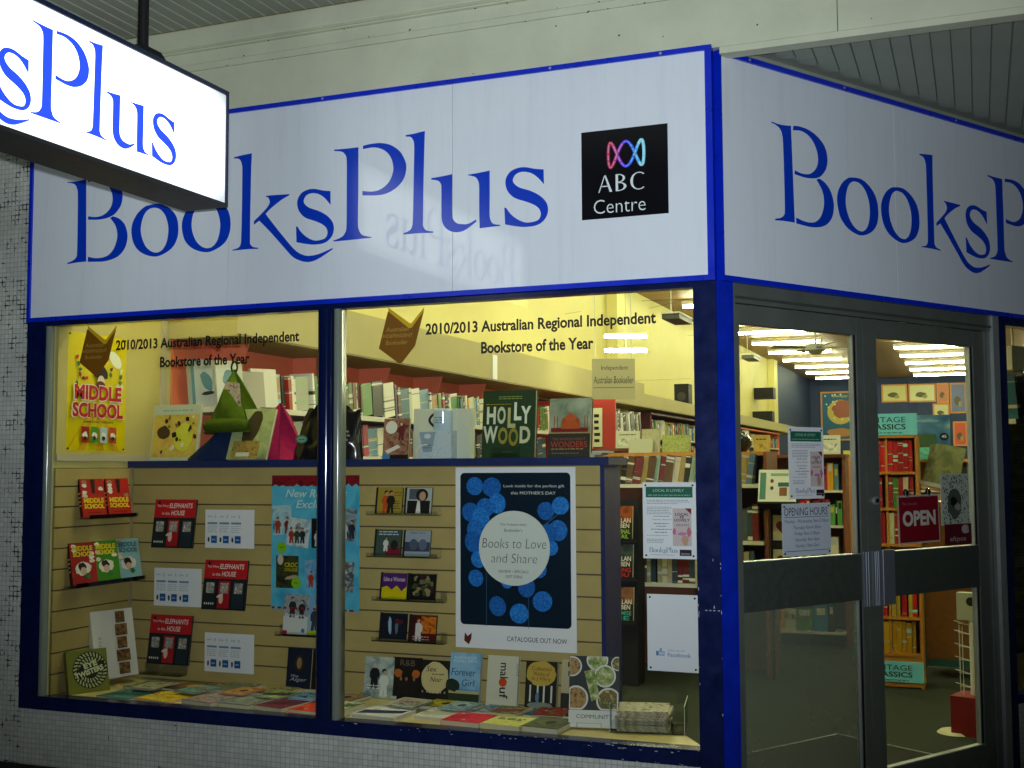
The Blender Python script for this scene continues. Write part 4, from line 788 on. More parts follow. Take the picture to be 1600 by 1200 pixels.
# colours by title
row = [(-1.795, .152, .185, r1, K('788880'), 'grey book with a wedding picture, first of the row below the discs'), (-1.650, .150, .19, r2, K('14100e'), 'black book with two glowing lamps in the row along the slats'), (-1.508, .150, .185, r3, K('1c1a16'), 'black and parchment book third in the row along the slats'),
       (-1.360, .150, .225, r4, K('4c88b0'), 'sky blue novel with a dark palm standing below the flower poster'), (-1.175, .148, .222, r5, K('c4c4ac'), 'cream book with a red dot and sideways lettering'), (-.990, .147, .208, r6, K('1e1c14'), 'dark book with a gold oval top standing right of the cream one'), (-.822, .155, .222, r7, K('b0a884'), 'beige book half hidden behind the cookery book')]
for x, a, b, fn, c, lab in row: book(lab, fA(x, FL+.003, .53-.02, .16), a, b, .022, c, fn)
def cook(g, w_, h):
    g.rect(0, 0, w_, h*.24, K('ccd0c4')); g.text('COMMUNITY', w_*.16, h*.125, w_*.72, h*.055, K('202420'))
    P2 = [photo('dish_a', '8c5c34', '3c5420', 'c0a468', scale=45), photo('dish_b', '4c6c28', '8c9c50', 'd0c8a0', scale=45), photo('dish_c', '70401c', 'b08c50', '402818', scale=60)]
    for x, y, r, m in ((.14, .40, .25, P2[2]), (.80, .38, .25, P2[0]), (.56, .95, .22, P2[1]), (.72, .72, .22, P2[1]), (.98, .90, .14, P2[0]), (.05, .85, .2, P2[2])):
        x0, x1 = max(0, x*w_-r*w_), min(w_, x*w_+r*w_)
        pts = [(min(w_-.001, max(.001, x*w_+r*w_*cos(t*pi/14))), min(h-.001, max(h*.245, y*h+r*w_*sin(t*pi/14)))) for t in range(28)]
        g.poly(pts, K('d0d0c4')); g.poly([(x*w_+(a-x*w_)*.86, y*h+(b-y*h)*.86) for a, b in pts], m)
    g.poly([(w_*.3, h*.78), (w_*.5, h*.82), (w_*.62, h*.42), (w_*.46, h*.36)], P2[1])
book('large cookery book with pictured dishes standing open fronted on a wire easel', frame((-.68, .20, FL+.008), (.985, .17, 0), Z_, .24), .205, .285, .03, K('1c201c'), cook, soft=False)
tag(G().cyl((.05, .01, .01), (.05, .026, .012), .0014, ALU, 6).cyl((.05, .026, .012), (.15, .026, .012), .0014, ALU, 6).cyl((.15, .026, .012), (.15, .01, .01), .0014, ALU, 6).cyl((.05, .01, .01), (.05, -.004, -.08), .0018, ALU, 6).cyl((.15, .01, .01), (.15, -.004, -.08), .0018, ALU, 6).make('wire_easel', None, frame((-.69, .19, FL+.004), (.985, .17, 0), Z_)), 'thin wire easel holding up the cookery book', 'easel')
# acrylic holder with brochures
bh = thing('brochure_holder', 'clear acrylic holder at the right end of the display floor', 'holder', fFlat(-.50, .19, FL+.001, .17))
part('base', bh, lambda g: g.box(0, 0, 0, .30, .235, .003, ACRYL))
for a in ((0, 0, .0031, .003, .235, .11), (.297, 0, .0031, .30, .235, .11), (.0035, .232, .0031, .2965, .235, .15), (.0035, 0, .0031, .2965, .003, .05)): part('side', bh, lambda g: g.box(*a, ACRYL))
rim = mat('acrylic_edge', (.5, .55, .45), .3)
part('rim', bh, lambda g: (g.box(0, 0, .1105, .003, .235, .1125, rim), g.box(.297, 0, .1105, .30, .235, .1125, rim), g.box(0, -.0012, 0, .002, -.0002, .11, rim), g.box(.298, -.0012, 0, .30, -.0002, .11, rim)))
for i in range(9):
    o = tag(G().box(0, 0, 0, .21, .19, .0085, photo('brochure%d' % (i % 3), '5c5838', 'b0a88c', '807850', scale=40)).make('brochure', None, fFlat(-.478+random.uniform(-.008, .008), .205+random.uniform(-.006, .006), FL+.0045+i*.0092, .17+random.uniform(-.06, .06))), 'olive brochure lying in the stack in the clear holder', 'brochure', 'brochures stacked in the acrylic holder')
# flat books on the display floor
def liven(h, k=1.35): return '%02x%02x%02x' % tuple(min(235, int(int(h[i:i+2], 16)*k+6)) for i in (0, 2, 4))
def blot(c1, c2, c3=None, st=0):
    def f(g, w_, h):
        c3_ = c3 or c2; g.rect(.003, .003, w_-.003, h-.003, photo('flat_%s%s' % (c1, c2), c1, c2, liven(c1, .8), scale=26))
        if st == 0: g.rect(w_*.08, h*.55, w_*.92, h*.9, K(c2)); g.text('aeo', w_*.15, h*.62, w_*.7, h*.2, K(c3_)) if 0 else g.lines(w_*.15, h*.66, w_*.85, 2, h*.12, K(c3_), .6)
        if st == 1: g.ell(w_*.5, h*.55, w_*.32, h*.28, K(c2), 20, 0, .06); g.ell(w_*.55, h*.5, w_*.15, h*.16, K(c3_), 14, 0, .12); g.lines(w_*.2, h*.12, w_*.8, 1, h*.1, K(c2), .6)
        if st == 2: g.poly([(w_*.05, h*.1), (w_*.95, h*.45), (w_*.95, h*.75), (w_*.05, h*.5)], K(c3_)); g.lines(w_*.15, h*.82, w_*.85, 1, h*.12, K(c2), .6)
        if st == 3:
            for i in range(12): g.ell(w_*random.uniform(.12, .88), h*random.uniform(.12, .88), w_*random.uniform(.04, .11), h*random.uniform(.03, .08), K(random.choice([c2, c3_, 'c8c4a8'])), 9, random.random()*3, .3)
    return f
FB = [(-3.00, .30, .16, .20, .020, '2c3c34', '586c54', '1c2820', 'dark green book lying flat by the spiral disc book'), (-2.80, .335, .17, .20, .020, '241c14', '584428', '8c7448', 'dark brown book lying flat in front of the red picture book'), (-2.56, .355, .17, .20, .034, '343824', '5c6044', '484c30', 'olive book lying flat below the lowest flyer'), (-2.33, .365, .16, .19, .028, '3c3c24', '807c54', '504c30', 'olive brown book lying flat at the back, left of the navy case'), (-2.13, .31, .17, .21, .024, '3c5840', 'a8b09c', '243028', 'green and white patterned book lying flat behind the blue one'), (-1.93, .34, .15, .18, .024, '3c2c20', '80684c', '241810', 'brown book lying flat behind the mullion'),
      (-2.97, .075, .19, .19, .016, '1c4440', '30605c', '0c2c2c', 'dark teal book lying flat at the front left corner'), (-2.76, .085, .20, .20, .018, 'a87414', 'c89c1c', '9c3c10', 'orange and yellow book lying flat near the front'), (-2.50, .09, .17, .21, .030, '1c4c6c', '8c6c5c', '2c6c84', 'blue grey book lying flat near the front left of the maroon one'), (-2.30, .085, .16, .20, .030, '38403c', '68706c', '505854', 'grey book lying flat beside the blue grey one'), (-2.11, .085, .15, .20, .034, '3c1824', '701c34', '2c1420', 'maroon book lying flat near the front'), (-1.935, .085, .14, .19, .024, 'b02c18', 'c83c20', '981c10', 'bright red book lying flat beside the maroon one'),
      (-1.60, .33, .15, .18, .024, 'a8a078', 'd0c8a0', '706848', 'cream patterned book lying flat right of the mullion'), (-1.43, .35, .17, .16, .028, '34300c', '988c18', '1c1c0c', 'black and yellow book lying flat below the black book'), (-1.36, .15, .21, .19, .026, 'b8bc9c', 'd0d4b8', '888c70', 'cream book lying flat in the middle of the right bay'), (-1.16, .30, .20, .19, .026, 'c0c8b8', '245878', '18405c', 'white book with a blue round cover lying flat'), (-.93, .33, .15, .17, .026, '18404c', '2c5c68', '0c2830', 'teal book lying flat behind the dark green one'), (-.80, .37, .12, .15, .024, '581c18', '2c4420', '141810', 'red and green book lying flat beneath the cookery book'),
      (-1.62, .08, .20, .19, .030, 'b4bcb4', 'ccd0c8', '141c34', 'white book with a navy wedge lying flat by the mullion'), (-1.20, .085, .165, .18, .034, 'a81420', 'b81c28', '8c0c18', 'red book lying flat in front, between white and yellow'), (-1.02, .085, .165, .18, .034, 'a8a840', 'c4c460', '1c1c14', 'yellow and black book lying flat right of the red one'), (-.84, .08, .15, .20, .038, '2c3424', '4c503c', '181c14', 'dark green book lying flat, last at the right front'), (-1.76+.02-.02, .085, .10, .17, .05, '44583c', '9ca890', '2c3c24', 'narrow green patterned book lying flat just left of the mullion')]
for i, (x, y, a, b, t, c1_, c2_, c3_, lab) in enumerate(FB):
    t = t*.62; book(lab, fFlat(x, y, FL+.001+t, random.uniform(-.12, .03)-.06), a*1.06, b, t, K(liven(c1_)), blot(liven(c1_), liven(c2_), liven(c3_), i % 4))
FB2 = [(-2.88, .20, '8c8c70', 'c8c4a0', '3c5c48', 'beige patterned booklet lying across the dark green books'), (-2.64, .22, '2c6c78', '88b4a8', 'c85c30', 'aqua booklet lying across the orange book'), (-2.40, .24, 'a84c28', 'd8a840', '301c14', 'rust coloured booklet lying across the grey books'), (-2.20, .23, '487848', 'c0c890', '1c3424', 'leaf green booklet lying over the maroon book'), (-2.03, .23, '2c6cb0', '88b8dc', '143c68', 'bright blue booklet lying over the red book'), (-1.53, .24, '1c3450', 'd0d4c4', 'a83c28', 'navy and cream booklet lying behind the white book'), (-1.30, .27, '3c8cb0', 'c8d8d4', '1c4c6c', 'light blue booklet lying left of the round cover'), (-1.06, .24, 'c8bc88', '3c5c30', '8c2c20', 'cream and green booklet lying behind the yellow book'), (-.87, .27, '1c1c18', 'a82c28', '5c8c3c', 'black booklet with red and green spots lying by the cookery book')]
for i, (x, y, c1_, c2_, c3_, lab) in enumerate(FB2):
    book(lab, fFlat(x, y, FL+.031, random.uniform(-.3, .1)), .135, .17, .006, K(c1_), blot(c1_, c2_, c3_, (i+3) % 4), 'booklet', 'booklet')

# ---- things on the blue shelf
SH = 1.4715
def pic(g, w_, h):
    g.rect(w_*.02, h*.06, w_*.98, h*.82, photo('zoo', 'b89048', 'c8b04c', 'a8a040', scale=12)); g.ell(w_*.68, h*.42, w_*.2, h*.25, K('c4c83c'), 20, 0, .06); g.ell(w_*.25, h*.5, w_*.14, h*.12, K('40341c'), 18, -.3, .1)
    for i in range(16): g.ell(w_*random.uniform(.06, .95), h*random.uniform(.12, .78), w_*random.uniform(.02, .05), h*random.uniform(.02, .06), K(random.choice(['2c2418', '5c4c78', 'd0d0b0', '3c6470', '885c28', '181410'])), 10, random.random()*3, .3)
    g.lines(w_*.2, h*.88, w_*.85, 1, .02, K('88a090'))
book('wide picture book crowded with small animals at the left end of the blue shelf', fA(-3.12, SH, .62, .14), .29, .295, .02, K('b0bca4'), pic)
# cloth wedge bookrests
def wedge(label, M, col, w_, h, d, hook=True, ledge=True):
    o = thing('cushion', label, 'cushion', M); cm = mat('cloth_'+col, col, .95, .1, var=.28, vscale=26, bump=.7, bscale=240); rnd = random.Random(col)
    dk = mat('seam_'+col, tuple(c*.45 for c in lin(col)[:3]), .95, .1)
    def f(g):   # pyramid of four slightly puffed faces with crisp seams between them
        base = [(-w_/2, d/2), (w_/2, d/2), (w_/2, -d/2), (-w_/2, -d/2)]; top = (-.05 if ledge else .02, h, -.03); n = 9
        for e in range(4):
            (xa, za), (xb, zb) = base[e], base[(e+1) % 4]; v, fs = [], []; nx = -(zb-za); nz = (xb-xa); l = math.hypot(nx, nz); nx, nz = nx/l, nz/l
            for j in range(n+1):
                t = j/n
                for i in range(n+1):
                    s_ = i/n; bx_, bz_ = xa+(xb-xa)*s_, za+(zb-za)*s_; puff = .066*math.sin(pi*s_)**.7*math.sin(pi*min(1, t*.9+.08))**.8 + rnd.uniform(-.0025, .0025)*(0 if i in (0, n) else 1) + .005*math.sin(7*s_+9*t)*math.sin(pi*s_)
                    x, z = bx_*(1-t)+top[0]*t, bz_*(1-t)+top[2]*t; v.append((x-nx*puff*-1*(-1), t*h, z+nz*puff))
            g.add(v, [(j*(n+1)+i, j*(n+1)+i+1, (j+1)*(n+1)+i+1, (j+1)*(n+1)+i) for j in range(n) for i in range(n)], cm, True)
        g.add([(x, .001, z) for x, z in base], [(0, 1, 2, 3)], cm)
    part('body', o, f)
    part('seam', o, lambda g: [g.cyl((sx*w_/2, .004, d/2), (-.05 if ledge else .02, h, -.03), .0028, dk, 6) for sx in (-1, 1)])
    if ledge:
        def lf(g):
            n = 12; v, fs = [], []
            for i in range(n+1):
                s_ = i/n*2-1; r = .036*(1-.55*s_**6) + rnd.uniform(-.0015, .0015)
                for k in range(10): v.append((s_*w_*.47, .036+r*sin(2*pi*k/10), d/2+.008+r*cos(2*pi*k/10)))
            fs = [(i*10+k, i*10+(k+1) % 10, (i+1)*10+(k+1) % 10, (i+1)*10+k) for i in range(n) for k in range(10)] + [tuple(range(10)), tuple(range(n*10, n*10+10))]
            g.add(v, fs, cm, True)
        part('bolster', o, lf)
    if hook: part('loop', o, lambda g: [g.cyl((-.05+.018*cos(a*pi/5), h+.012+.03*sin(a*pi/5), -.03), (-.05+.018*cos((a+1)*pi/5), h+.012+.03*sin((a+1)*pi/5), -.03), .005, dk, 6) for a in range(10)])
    return o
wg = wedge('olive green cloth wedge cushion with a small picture, on top of others', fA(-2.62, SH+.14, .69), '44580c', .27, .33, .20)
part('tag', wg, lambda g: g.prism([(-.055, .16), (.06, .13), (.05, .25), (-.035, .26)], .068, .0692, photo('tagpic', '3c3028', 'c8b8a0', '886c5c', scale=40)))
wedge('deep pink cloth wedge cushion under the green one', frame((-2.43, .72, SH), (.96, -.25, 0), Z_), '8c1444', .30, .29, .2, False, False)
wedge('navy blue cloth wedge cushion under the green one', fA(-2.71, SH, .69), '10244c', .28, .20, .22, False, False)
def turt(g, w_, h): g.rect(0, 0, w_, h, photo('grassy', '7c8c58', 'a0ac74', '68784c', scale=8)); g.ell(w_*.5, h*.62, w_*.2, h*.36, K('38301c'), 20, -.25, .05); g.rect(w_*.1, h*.02, w_*.78, h*.36, photo('basket', '7c6428', 'a08844', '5c4818', scale=60)); g.rect(w_*.22, h*.05, w_*.56, h*.13, K('c4c8b8'))
book('tilted cook book with a dark loaf leaning against the navy cushion', Matrix.Translation((-2.60, .555, SH+.004)) @ Matrix.Rotation(.0, 4, 'Y') @ frame((0, 0, 0), X_, Z_, .35), .23, .27, .02, K('6c8048'), turt)
# shiny black bag
bg_ = thing('plastic_bag', 'crumpled shiny black plastic bag with green badge behind the mullion', 'bag', fA(-2.10, SH, .66))
def bagf(g):
    nx, ny = 26, 18; v, fs = [], []; W2, H2 = .40, .265; rnd = random.Random(5)
    cr = [(rnd.uniform(-1, 1), rnd.uniform(0, 1), rnd.uniform(0, pi), rnd.uniform(.12, .3)) for i in range(12)]
    for side in (1, -1):
        for j in range(ny+1):
            for i in range(nx+1):
                s_, t_ = i/nx*2-1, j/ny; wd2 = W2/2*(1-.38*t_*(1 if s_ < 0 else .2)); e = max(0, 1-s_*s_)**.5
                fold = sum(.012*math.exp(-((s_-cx)*cos(a)+(t_-cy_)*sin(a))**2/.006)*math.exp(-((s_-cx)**2+(t_-cy_)**2)/w__) for cx, cy_, a, w__ in cr)
                v.append((s_*wd2+.02, t_*H2*(1-.12*s_*s_) + (.012*sin(14*s_) if j == ny else 0), side*(.055*e*(1-.8*t_**2)) + fold*e*side + rnd.uniform(-.0015, .0015)*e))
    o = (nx+1)*(ny+1)
    for k in (0, o):
        for j in range(ny):
            for i in range(nx): a = k+j*(nx+1)+i; q = (a, a+1, a+nx+2, a+nx+1); fs.append(q if k == 0 else q[::-1])
    g.add(v, fs, mat('bag_black', (.005, .005, .006), .18, .5), True)
part('body', bg_, bagf)
part('badge', bg_, lambda g: (g.ell(-.09, .10, .035, .022, K('2c5c48'), 20), g.ell(-.09, .10, .028, .016, K('6c9c84'), 20), g.lines(-.108, .095, -.072, 1, .012, K('183428'))), Matrix.Translation((0, 0, .062)))
part('badge', bg_, lambda g: (g.lines(.10, .13, .18, 3, .02, K('8c9090'))), Matrix.Translation((0, 0, .058)))
def dv(g, w_, h): g.rect(0, h*.1, w_, h, photo('sepia', '50201c', '98705c', '301410', scale=22)); g.ell(w_*.3, h*.78, w_*.23, h*.16, K('d0d4c8')); fig(g, w_*.7, h*.45, h*.5, K('581c24'), K('c09c84'), K('6c5030')); g.poly([(w_*.1, h*.2), (w_*.6, h*.35), (w_*.7, h*.28), (w_*.2, h*.12)], K('d0ccc0')); g.rect(0, 0, w_, h*.1, K('14100e')); g.rect(0, 0, w_*.3, h*.11, K('3c7cac'))
book('film case with a sepia picture standing on the blue shelf', fA(-1.755, SH, .62, .12), .136, .195, .015, K('34181a'), dv, 'film case', 'film_case')
# paper bag, boxed mug
pb = thing('paper_bag', 'plain pale paper bag standing behind the boxed mug', 'bag', fA(-1.62, SH, .68))
part('body', pb, lambda g: g.prism([(0, 0), (.295, 0), (.30, .235), (.005, .24)], -.06, 0, mat('pale_bag', (.52, .56, .44), .7, .2, var=.05)))
mb = thing('gift_box', 'pale blue patterned mug box on the blue shelf', 'box', fA(-1.555, SH, .615))
boxm = photo('box_pattern', 'a0b4bc', 'c0ccd0', '8ca4b0', scale=160)
part('body', mb, lambda g: g.box(0, 0, -.1, .165, .13, 0, boxm)); part('label', mb, lambda g: (g.poly([(.0, .125), (.085, .125), (.065, .03), (.02, .03)], K('889ca8')), g.ell(.043, .105, .018, .012, K('c0ccd0')), g.lines(.02, .06, .07, 2, .012, K('50646c'))), Matrix.Translation((0, 0, .0005)))
part('cord', mb, lambda g: [g.cyl((.035+.05*cos(a*pi/9)*(1 if a < 9 else .9), .02+.045*sin(a*pi/9), .004), (.035+.05*cos((a+1)*pi/9), .02+.045*sin((a+1)*pi/9), .004), .003, SHELFW, 6, cap=False) for a in range(4, 18)])
mg = thing('mug', 'pale blue mug standing on top of the patterned box', 'mug', fA(-1.455, SH+.1305, .665))
def mug(g):
    n = 22; pts = [(.040, 0), (.044, .005), (.046, .04), (.045, .09), (.047, .105), (.043, .105), (.041, .09), (.041, .02), (0, .015)]
    v = [(r*cos(2*pi*i/n), y, r*sin(2*pi*i/n)) for r, y in pts for i in range(n)]
    g.add(v, [(k*n+i, k*n+(i+1) % n, (k+1)*n+(i+1) % n, (k+1)*n+i) for k in range(len(pts)-1) for i in range(n)], mat('mug_glaze', (.42, .55, .62), .15, .5), True)
part('cup', mg, mug); part('handle', mg, lambda g: [g.cyl((-.043-.028*sin(a*pi/8), .02+.065*a/8, 0), (-.043-.028*sin((a+1)*pi/8), .02+.065*(a+1)/8, 0), .006, BLACK, 8, cap=False) for a in range(8)])
part('print', mg, lambda g: g.lines(-.022, .06, .022, 3, .012, K('58707c')), Matrix.Translation((0, 0, .0465)))
def holly(g, w_, h):
    g.lines(w_*.3, h*.90, w_*.75, 2, h*.03, K('8c9454')); g.lines(w_*.06, h*.79, w_*.55, 1, h*.025, K('a88c20'))
    for t, x, y, ww, hh, c in (('H', .08, .50, .17, .26, 'c8d0b8'), ('O', .28, .50, .16, .26, 'b8c0a0'), ('L', .48, .44, .15, .30, 'a8a870'), ('L', .60, .55, .14, .27, 'd0d8c4'), ('Y', .73, .50, .19, .26, 'd0d8c4'), ('W', .02, .22, .28, .25, 'c0c8b0'), ('O', .31, .20, .18, .25, '8c8430'), ('O', .51, .17, .18, .27, '847c28'), ('D', .72, .21, .20, .25, 'b8c098')):
        g.text(t, w_*x, h*y, w_*ww, h*hh, K(c), bold=.035)
    g.lines(w_*.4, h*.08, w_*.6, 1, .01, K('50583c'))
book('dark green book with big white block letters on the blue shelf', fA(-1.238, SH, .62, .10), .262, .315, .03, K('20381f'), holly, soft=False)
stand('clear acrylic easel in front of the green book', fA(-1.18, SH, .60), .14, .02)
def wond(g, w_, h):
    g.rect(0, h*.42, w_, h, photo('dusk_sky', '4c6450', '88947c', 'b0b49c', scale=9)); g.rect(w_*.05, h*.42, w_*.95, h*.50, K('6c1c10')); g.rect(0, h*.40, w_, h*.425, K('94805c'))
    g.ell(w_*.52, h*.63, w_*.14, h*.11, K('b05020'), 18); g.rect(w_*.3, h*.48, w_*.75, h*.62, K('a84c1c')); [g.ell(w_*x, h*.62, w_*.05, h*.05, K('984418'), 12) for x in (.36, .69)]; [g.rect(w_*x, h*.48, w_*x+.004, h*.70, K('8c4018')) for x in (.12, .2, .86, .92)]; g.poly([(w_*.51, h*.73), (w_*.53, h*.73), (w_*.52, h*.79)], K('984418'))
    g.rect(0, 0, w_, h*.40, K('2c2c24')); g.text("THE WORLD'S GREAT", w_*.10, h*.285, w_*.8, h*.045, K('94482c')); g.text('WONDERS', w_*.06, h*.165, w_*.88, h*.10, K('a83c28')); g.lines(w_*.08, h*.13, w_*.9, 1, .012, K('9c7c50')); g.lines(w_*.1, h*.06, w_*.8, 1, .01, K('707058'))
book('tall book with an orange domed palace at the right end of the blue shelf', fA(-.915, SH, .635, .13), .198, .272, .035, K('34342c'), wond, soft=False)
for i in range(3):
    book('thin paperback lying flat under the palace book', fFlat(-.90+.03*i, .66, SH+.0095*(i+1), .05*i), .20, .13, .009, K(('a8a890', '585c40', 'b0b4a0')[i]), None, group='thin paperbacks lying under the palace book')

# ---- notices on the glass
def local(g, w_, h):
    g.rect(w_*.06, h*.80, w_*.94, h*.94, K('1c6048')); g.text('LOCAL IS LOVELY', w_*.2, h*.875, w_*.58, h*.035, K('b8d0c4')); g.lines(w_*.1, h*.825, w_*.9, 1, h*.03, K('88b4a0'))
    g.lines(w_*.08, h*.76, w_*.9, 3, h*.022, K('788088')); g.lines(w_*.08, h*.67, w_*.55, 5, h*.022, K('788088'))
    g.text('Sophie Hanson', w_*.36, h*.50, w_*.36, h*.020, K('303840'), al='c'); [g.lines(w_*(.36-ww/2), h*y, w_*(.36+ww/2), 1, h*.025, K('505860')) for y, ww in ((.55, .3), (.455, .3), (.42, .2), (.38, .4), (.34, .26))]
    g.lines(w_*.08, h*.30, w_*.5, 1, h*.02, K('9098a0')); g.lines(w_*.08, h*.25, w_*.4, 3, h*.02, K('788088'))
    g.rect(w_*.57, h*.17, w_*.92, h*.66, K('c8b8b4')); g.poly([(w_*.8, h*.66), (w_*.92, h*.66), (w_*.92, h*.58)], K('802028')); [g.text(t, w_*.745, h*y, w_*ww, h*.035, K('28283c'), bold=.02, al='c') for t, y, ww in (('LOCAL', .565, .25), ('IS', .53, .07), ('LOVELY', .49, .29))]
    g.lines(w_*.63, h*.45, w_*.88, 2, h*.018, K('60485c')); g.ell(w_*.60, h*.36, w_*.035, h*.045, K('b06080'), 12, 0, .2); g.ell(w_*.88, h*.35, w_*.04, h*.06, K('b06474'), 12, 0, .2); g.ell(w_*.75, h*.33, w_*.09, h*.02, K('b070a0'), 12, 0, .1); g.ell(w_*.8, h*.25, w_*.06, h*.07, K('b08c70'), 14, 0, .2)
    for ch, x in NAMEPLATE:
        g2 = G(); glyph(g2, ch, 0, 0, 1, 0, 0, K('2c4c78')); k = w_*.54/2.44; z = g.lay()
        g.add([(w_*.12+(v[0]+x)*k, h*.085+v[1]*k, z) for v in g2.v], g2.f, K('2c4c78'))
    g.rect(w_*.70, h*.045, w_*.92, h*.125, K('241428')); g.text('kitchen', w_*.73, h*.06, w_*.16, h*.025, K('b0b0b0')); g.lines(w_*.15, h*.05, w_*.62, 1, h*.02, K('9098a8'))
sheet('notice', 'white notice with a green heading stuck inside the big window', 'notice', fA(-.308, 1.072, .028), .210, .294, WHITE, local, pins=.004)
def fb(g, w_, h):
    thumb = K('7c98bc'); g.rect(w_*.17, h*.20, w_*.22, h*.26, K('5478a8')); g.poly([(w_*.23, h*.20), (w_*.33, h*.20), (w_*.34, h*.255), (w_*.28, h*.26), (w_*.285, h*.30), (w_*.26, h*.305), (w_*.23, h*.26)], thumb); g.poly([(w_*.237, h*.21), (w_*.32, h*.21), (w_*.33, h*.248), (w_*.27, h*.252), (w_*.237, h*.25)], K('c0ccd8'))
    g.text('Like us on', w_*.40, h*.262, w_*.33, h*.032, K('88a0bc')); g.text('Facebook', w_*.40, h*.19, w_*.45, h*.055, K('6c88b4'), bold=.01)
sheet('notice', 'white notice with pale blue thumb and lettering low in the big window', 'notice', fA(-.296, .644, .028), .200, .292, WHITE, fb, pins=.004)
sheet('notice', 'white notice with a green heading on the left door', 'notice', fB(.442, 1.293, -.038), .218, .292, WHITE, local, pins=.004)
def hours(g, w_, h):
    g.text('OPENING HOURS', w_*.04, h*.77, w_*.90, h*.15, K('101828')); g.rect(w_*.04, h*.735, w_*.96, h*.745, K('203048')); g.rect(w_*.04, h*.09, w_*.96, h*.10, K('203048'))
    for t, y, ww in (('Monday - Wednesday 9am-5.30pm', .61, .90), ('Thursday 9am-6.30pm', .49, .58), ('Friday 9am-5.30pm', .375, .52), ('Saturday 9am-4pm', .26, .50), ('Sunday 10am-2pm', .145, .48)): g.text(t, w_*.5, h*y, w_*ww, h*.085, K('405068'), al='c')
sheet('notice', 'pale grey opening hours notice on the left door', 'notice', fB(.394, 1.064, -.037), .300, .211, mat('notice_grey', (.50, .55, .60), .5), hours, pins=.004)
def opn(g, w_, h): g.rect(w_*.025, h*.035, w_*.975, h*.965, K('7c1020')); g.text("Yes we are", w_*.1, h*.80, w_*.35, h*.06, K('b06c74')); g.text('OPEN', w_*.1, h*.36, w_*.8, h*.32, K('c8c4b4'), bold=.04)
os_ = sheet('open_sign', 'dark red board with white OPEN lettering on the right door', 'sign', frame(BD*1.16 + BN*-.038 + Z_*1.08, BD + Z_*.03, Z_), .30, .214, mat('open_border', (.45, .40, .30), .5), opn, .004)
for x in (.065, .225): part('suction_cup', os_, lambda g: (g.cyl((x, .225, -.004), (x, .225, .006), .018, ACRYL, 14, .012), g.box(x-.012, .205, .0022, x+.012, .235, .004, mat('clip', (.25, .27, .26), .4))))
def owl(g, w_, h):
    for i in range(150): g.ell(random.uniform(.04, .96)*w_, random.uniform(.04, .96)*h, .005, .004, K(random.choice(['101410', '283020', '383c34'])), 6, random.random()*3, .4); g.z -= .00028
    g.z += .0004; g.ell(w_*.45, h*.42, w_*.24, h*.30, K('4c5448'), 20, 0, .08); g.ell(w_*.42, h*.45, w_*.12, h*.10, K('141414'), 14, 0, .2); g.ell(w_*.55, h*.35, w_*.1, h*.08, K('8c9484'), 14, 0, .2)
sheet('notice', 'white sheet covered in small black drawings on the right door', 'notice', fB(1.478, 1.154, -.0365), .222, .235, mat('sheet_grey', (.46, .52, .42), .5), owl)
def eft(g, w_, h): g.text('e', w_*.62, h*.50, w_*.28, h*.42, K('b8a8a0'), bold=.06); g.text('eftpos', w_*.18, h*.10, w_*.6, h*.30, K('b8a8a0')); g.rect(0, h*.97, w_, h, K('c0c0b0'))
sheet('sticker', 'dark red payment sticker at the foot of the right door pane', 'sticker', fB(1.498, 1.064, -.0355), .212, .098, K('581420'), eft)
# ================================================================== inside the shop
# fluorescent battens across the ceiling
TUBE = mat('tube_light', (.95, 1, .62), .5, 0, emit=88)
HOUS = mat('batten_white', (.7, .7, .6), .5, .3)
tube_me = G().cyl((-.58, 0, -.045), (.58, 0, -.045), .019, TUBE, 10).mesh('tube')
hous_me = G().prism([(-.6, -.03), (.6, -.03), (.6, .03), (-.6, .03)], -.02, .03, HOUS).mesh('housing')
def batten(x, y, z, label, group):
    o = thing('ceiling_light', label, 'ceiling light', Matrix.Translation((x, y, z)), group)
    for nm, me in (('tube', tube_me), ('housing', hous_me)):
        c = bpy.data.objects.new(nm, me); COL.objects.link(c); c.parent = o
for ci, (x, cn) in enumerate(((-2.2, 'left'), (.1, 'middle'), (2.4, 'right'))):
    for k in range(-1, 14):
        y = 2.5 + 1.78*k if k >= 0 else 1.15  # nearest row is added out of view to brighten the front of the shop
        if k < 0 and x > 1: continue
        if k < 0: batten(x-.35, .48, 3.66, 'added unseen tube light brightening the display window', 'added lights over the display window') if x < 0 else None  # extra lamp added out of view to brighten the left of the display
        batten(x, y, 3.66, 'white fluorescent tube light in the %s row across the boarded ceiling' % cn, 'fluorescent lights in the %s row' % cn)

struct('wall_left_blue', G().box(-3.2095, 22.0, 0, -3.19, 27.59, 3.72, BBLUE))
# ---- left wall shelving
lw = thing('wall_shelving', 'long cream wall shelving with orange backing along the left side of the shop', 'shelving', fL(0, 0, -3.205))
part('backing', lw, lambda g: g.box(.9, 1.0, 0, 6.05, 2.138, .012, ORANGE))
for z in (1.735, 1.475, 1.20): part('shelf', lw, lambda g: g.box(.9, z, .0125, 6.05, z+.03, .455, SHELFW))
for k in range(6):
    y = 1.25 + .88*k
    part('divider', lw, lambda g: g.prism([(.0125, 1.7655), (.14, 1.7655), (.26, 2.138), (.0125, 2.138)], 0, .018, ORANGE), Matrix(((0, 0, 1, y), (0, 1, 0, 0), (1, 0, 0, 0), (0, 0, 0, 1))))
part('base', lw, lambda g: g.box(.9, .0, .0125, 6.05, 1.199, .40, SHELFW))
bk = thing('bulkhead', 'tan boxed bulkhead above the wall shelves on the left', 'bulkhead', fL(0, 0, -3.205))
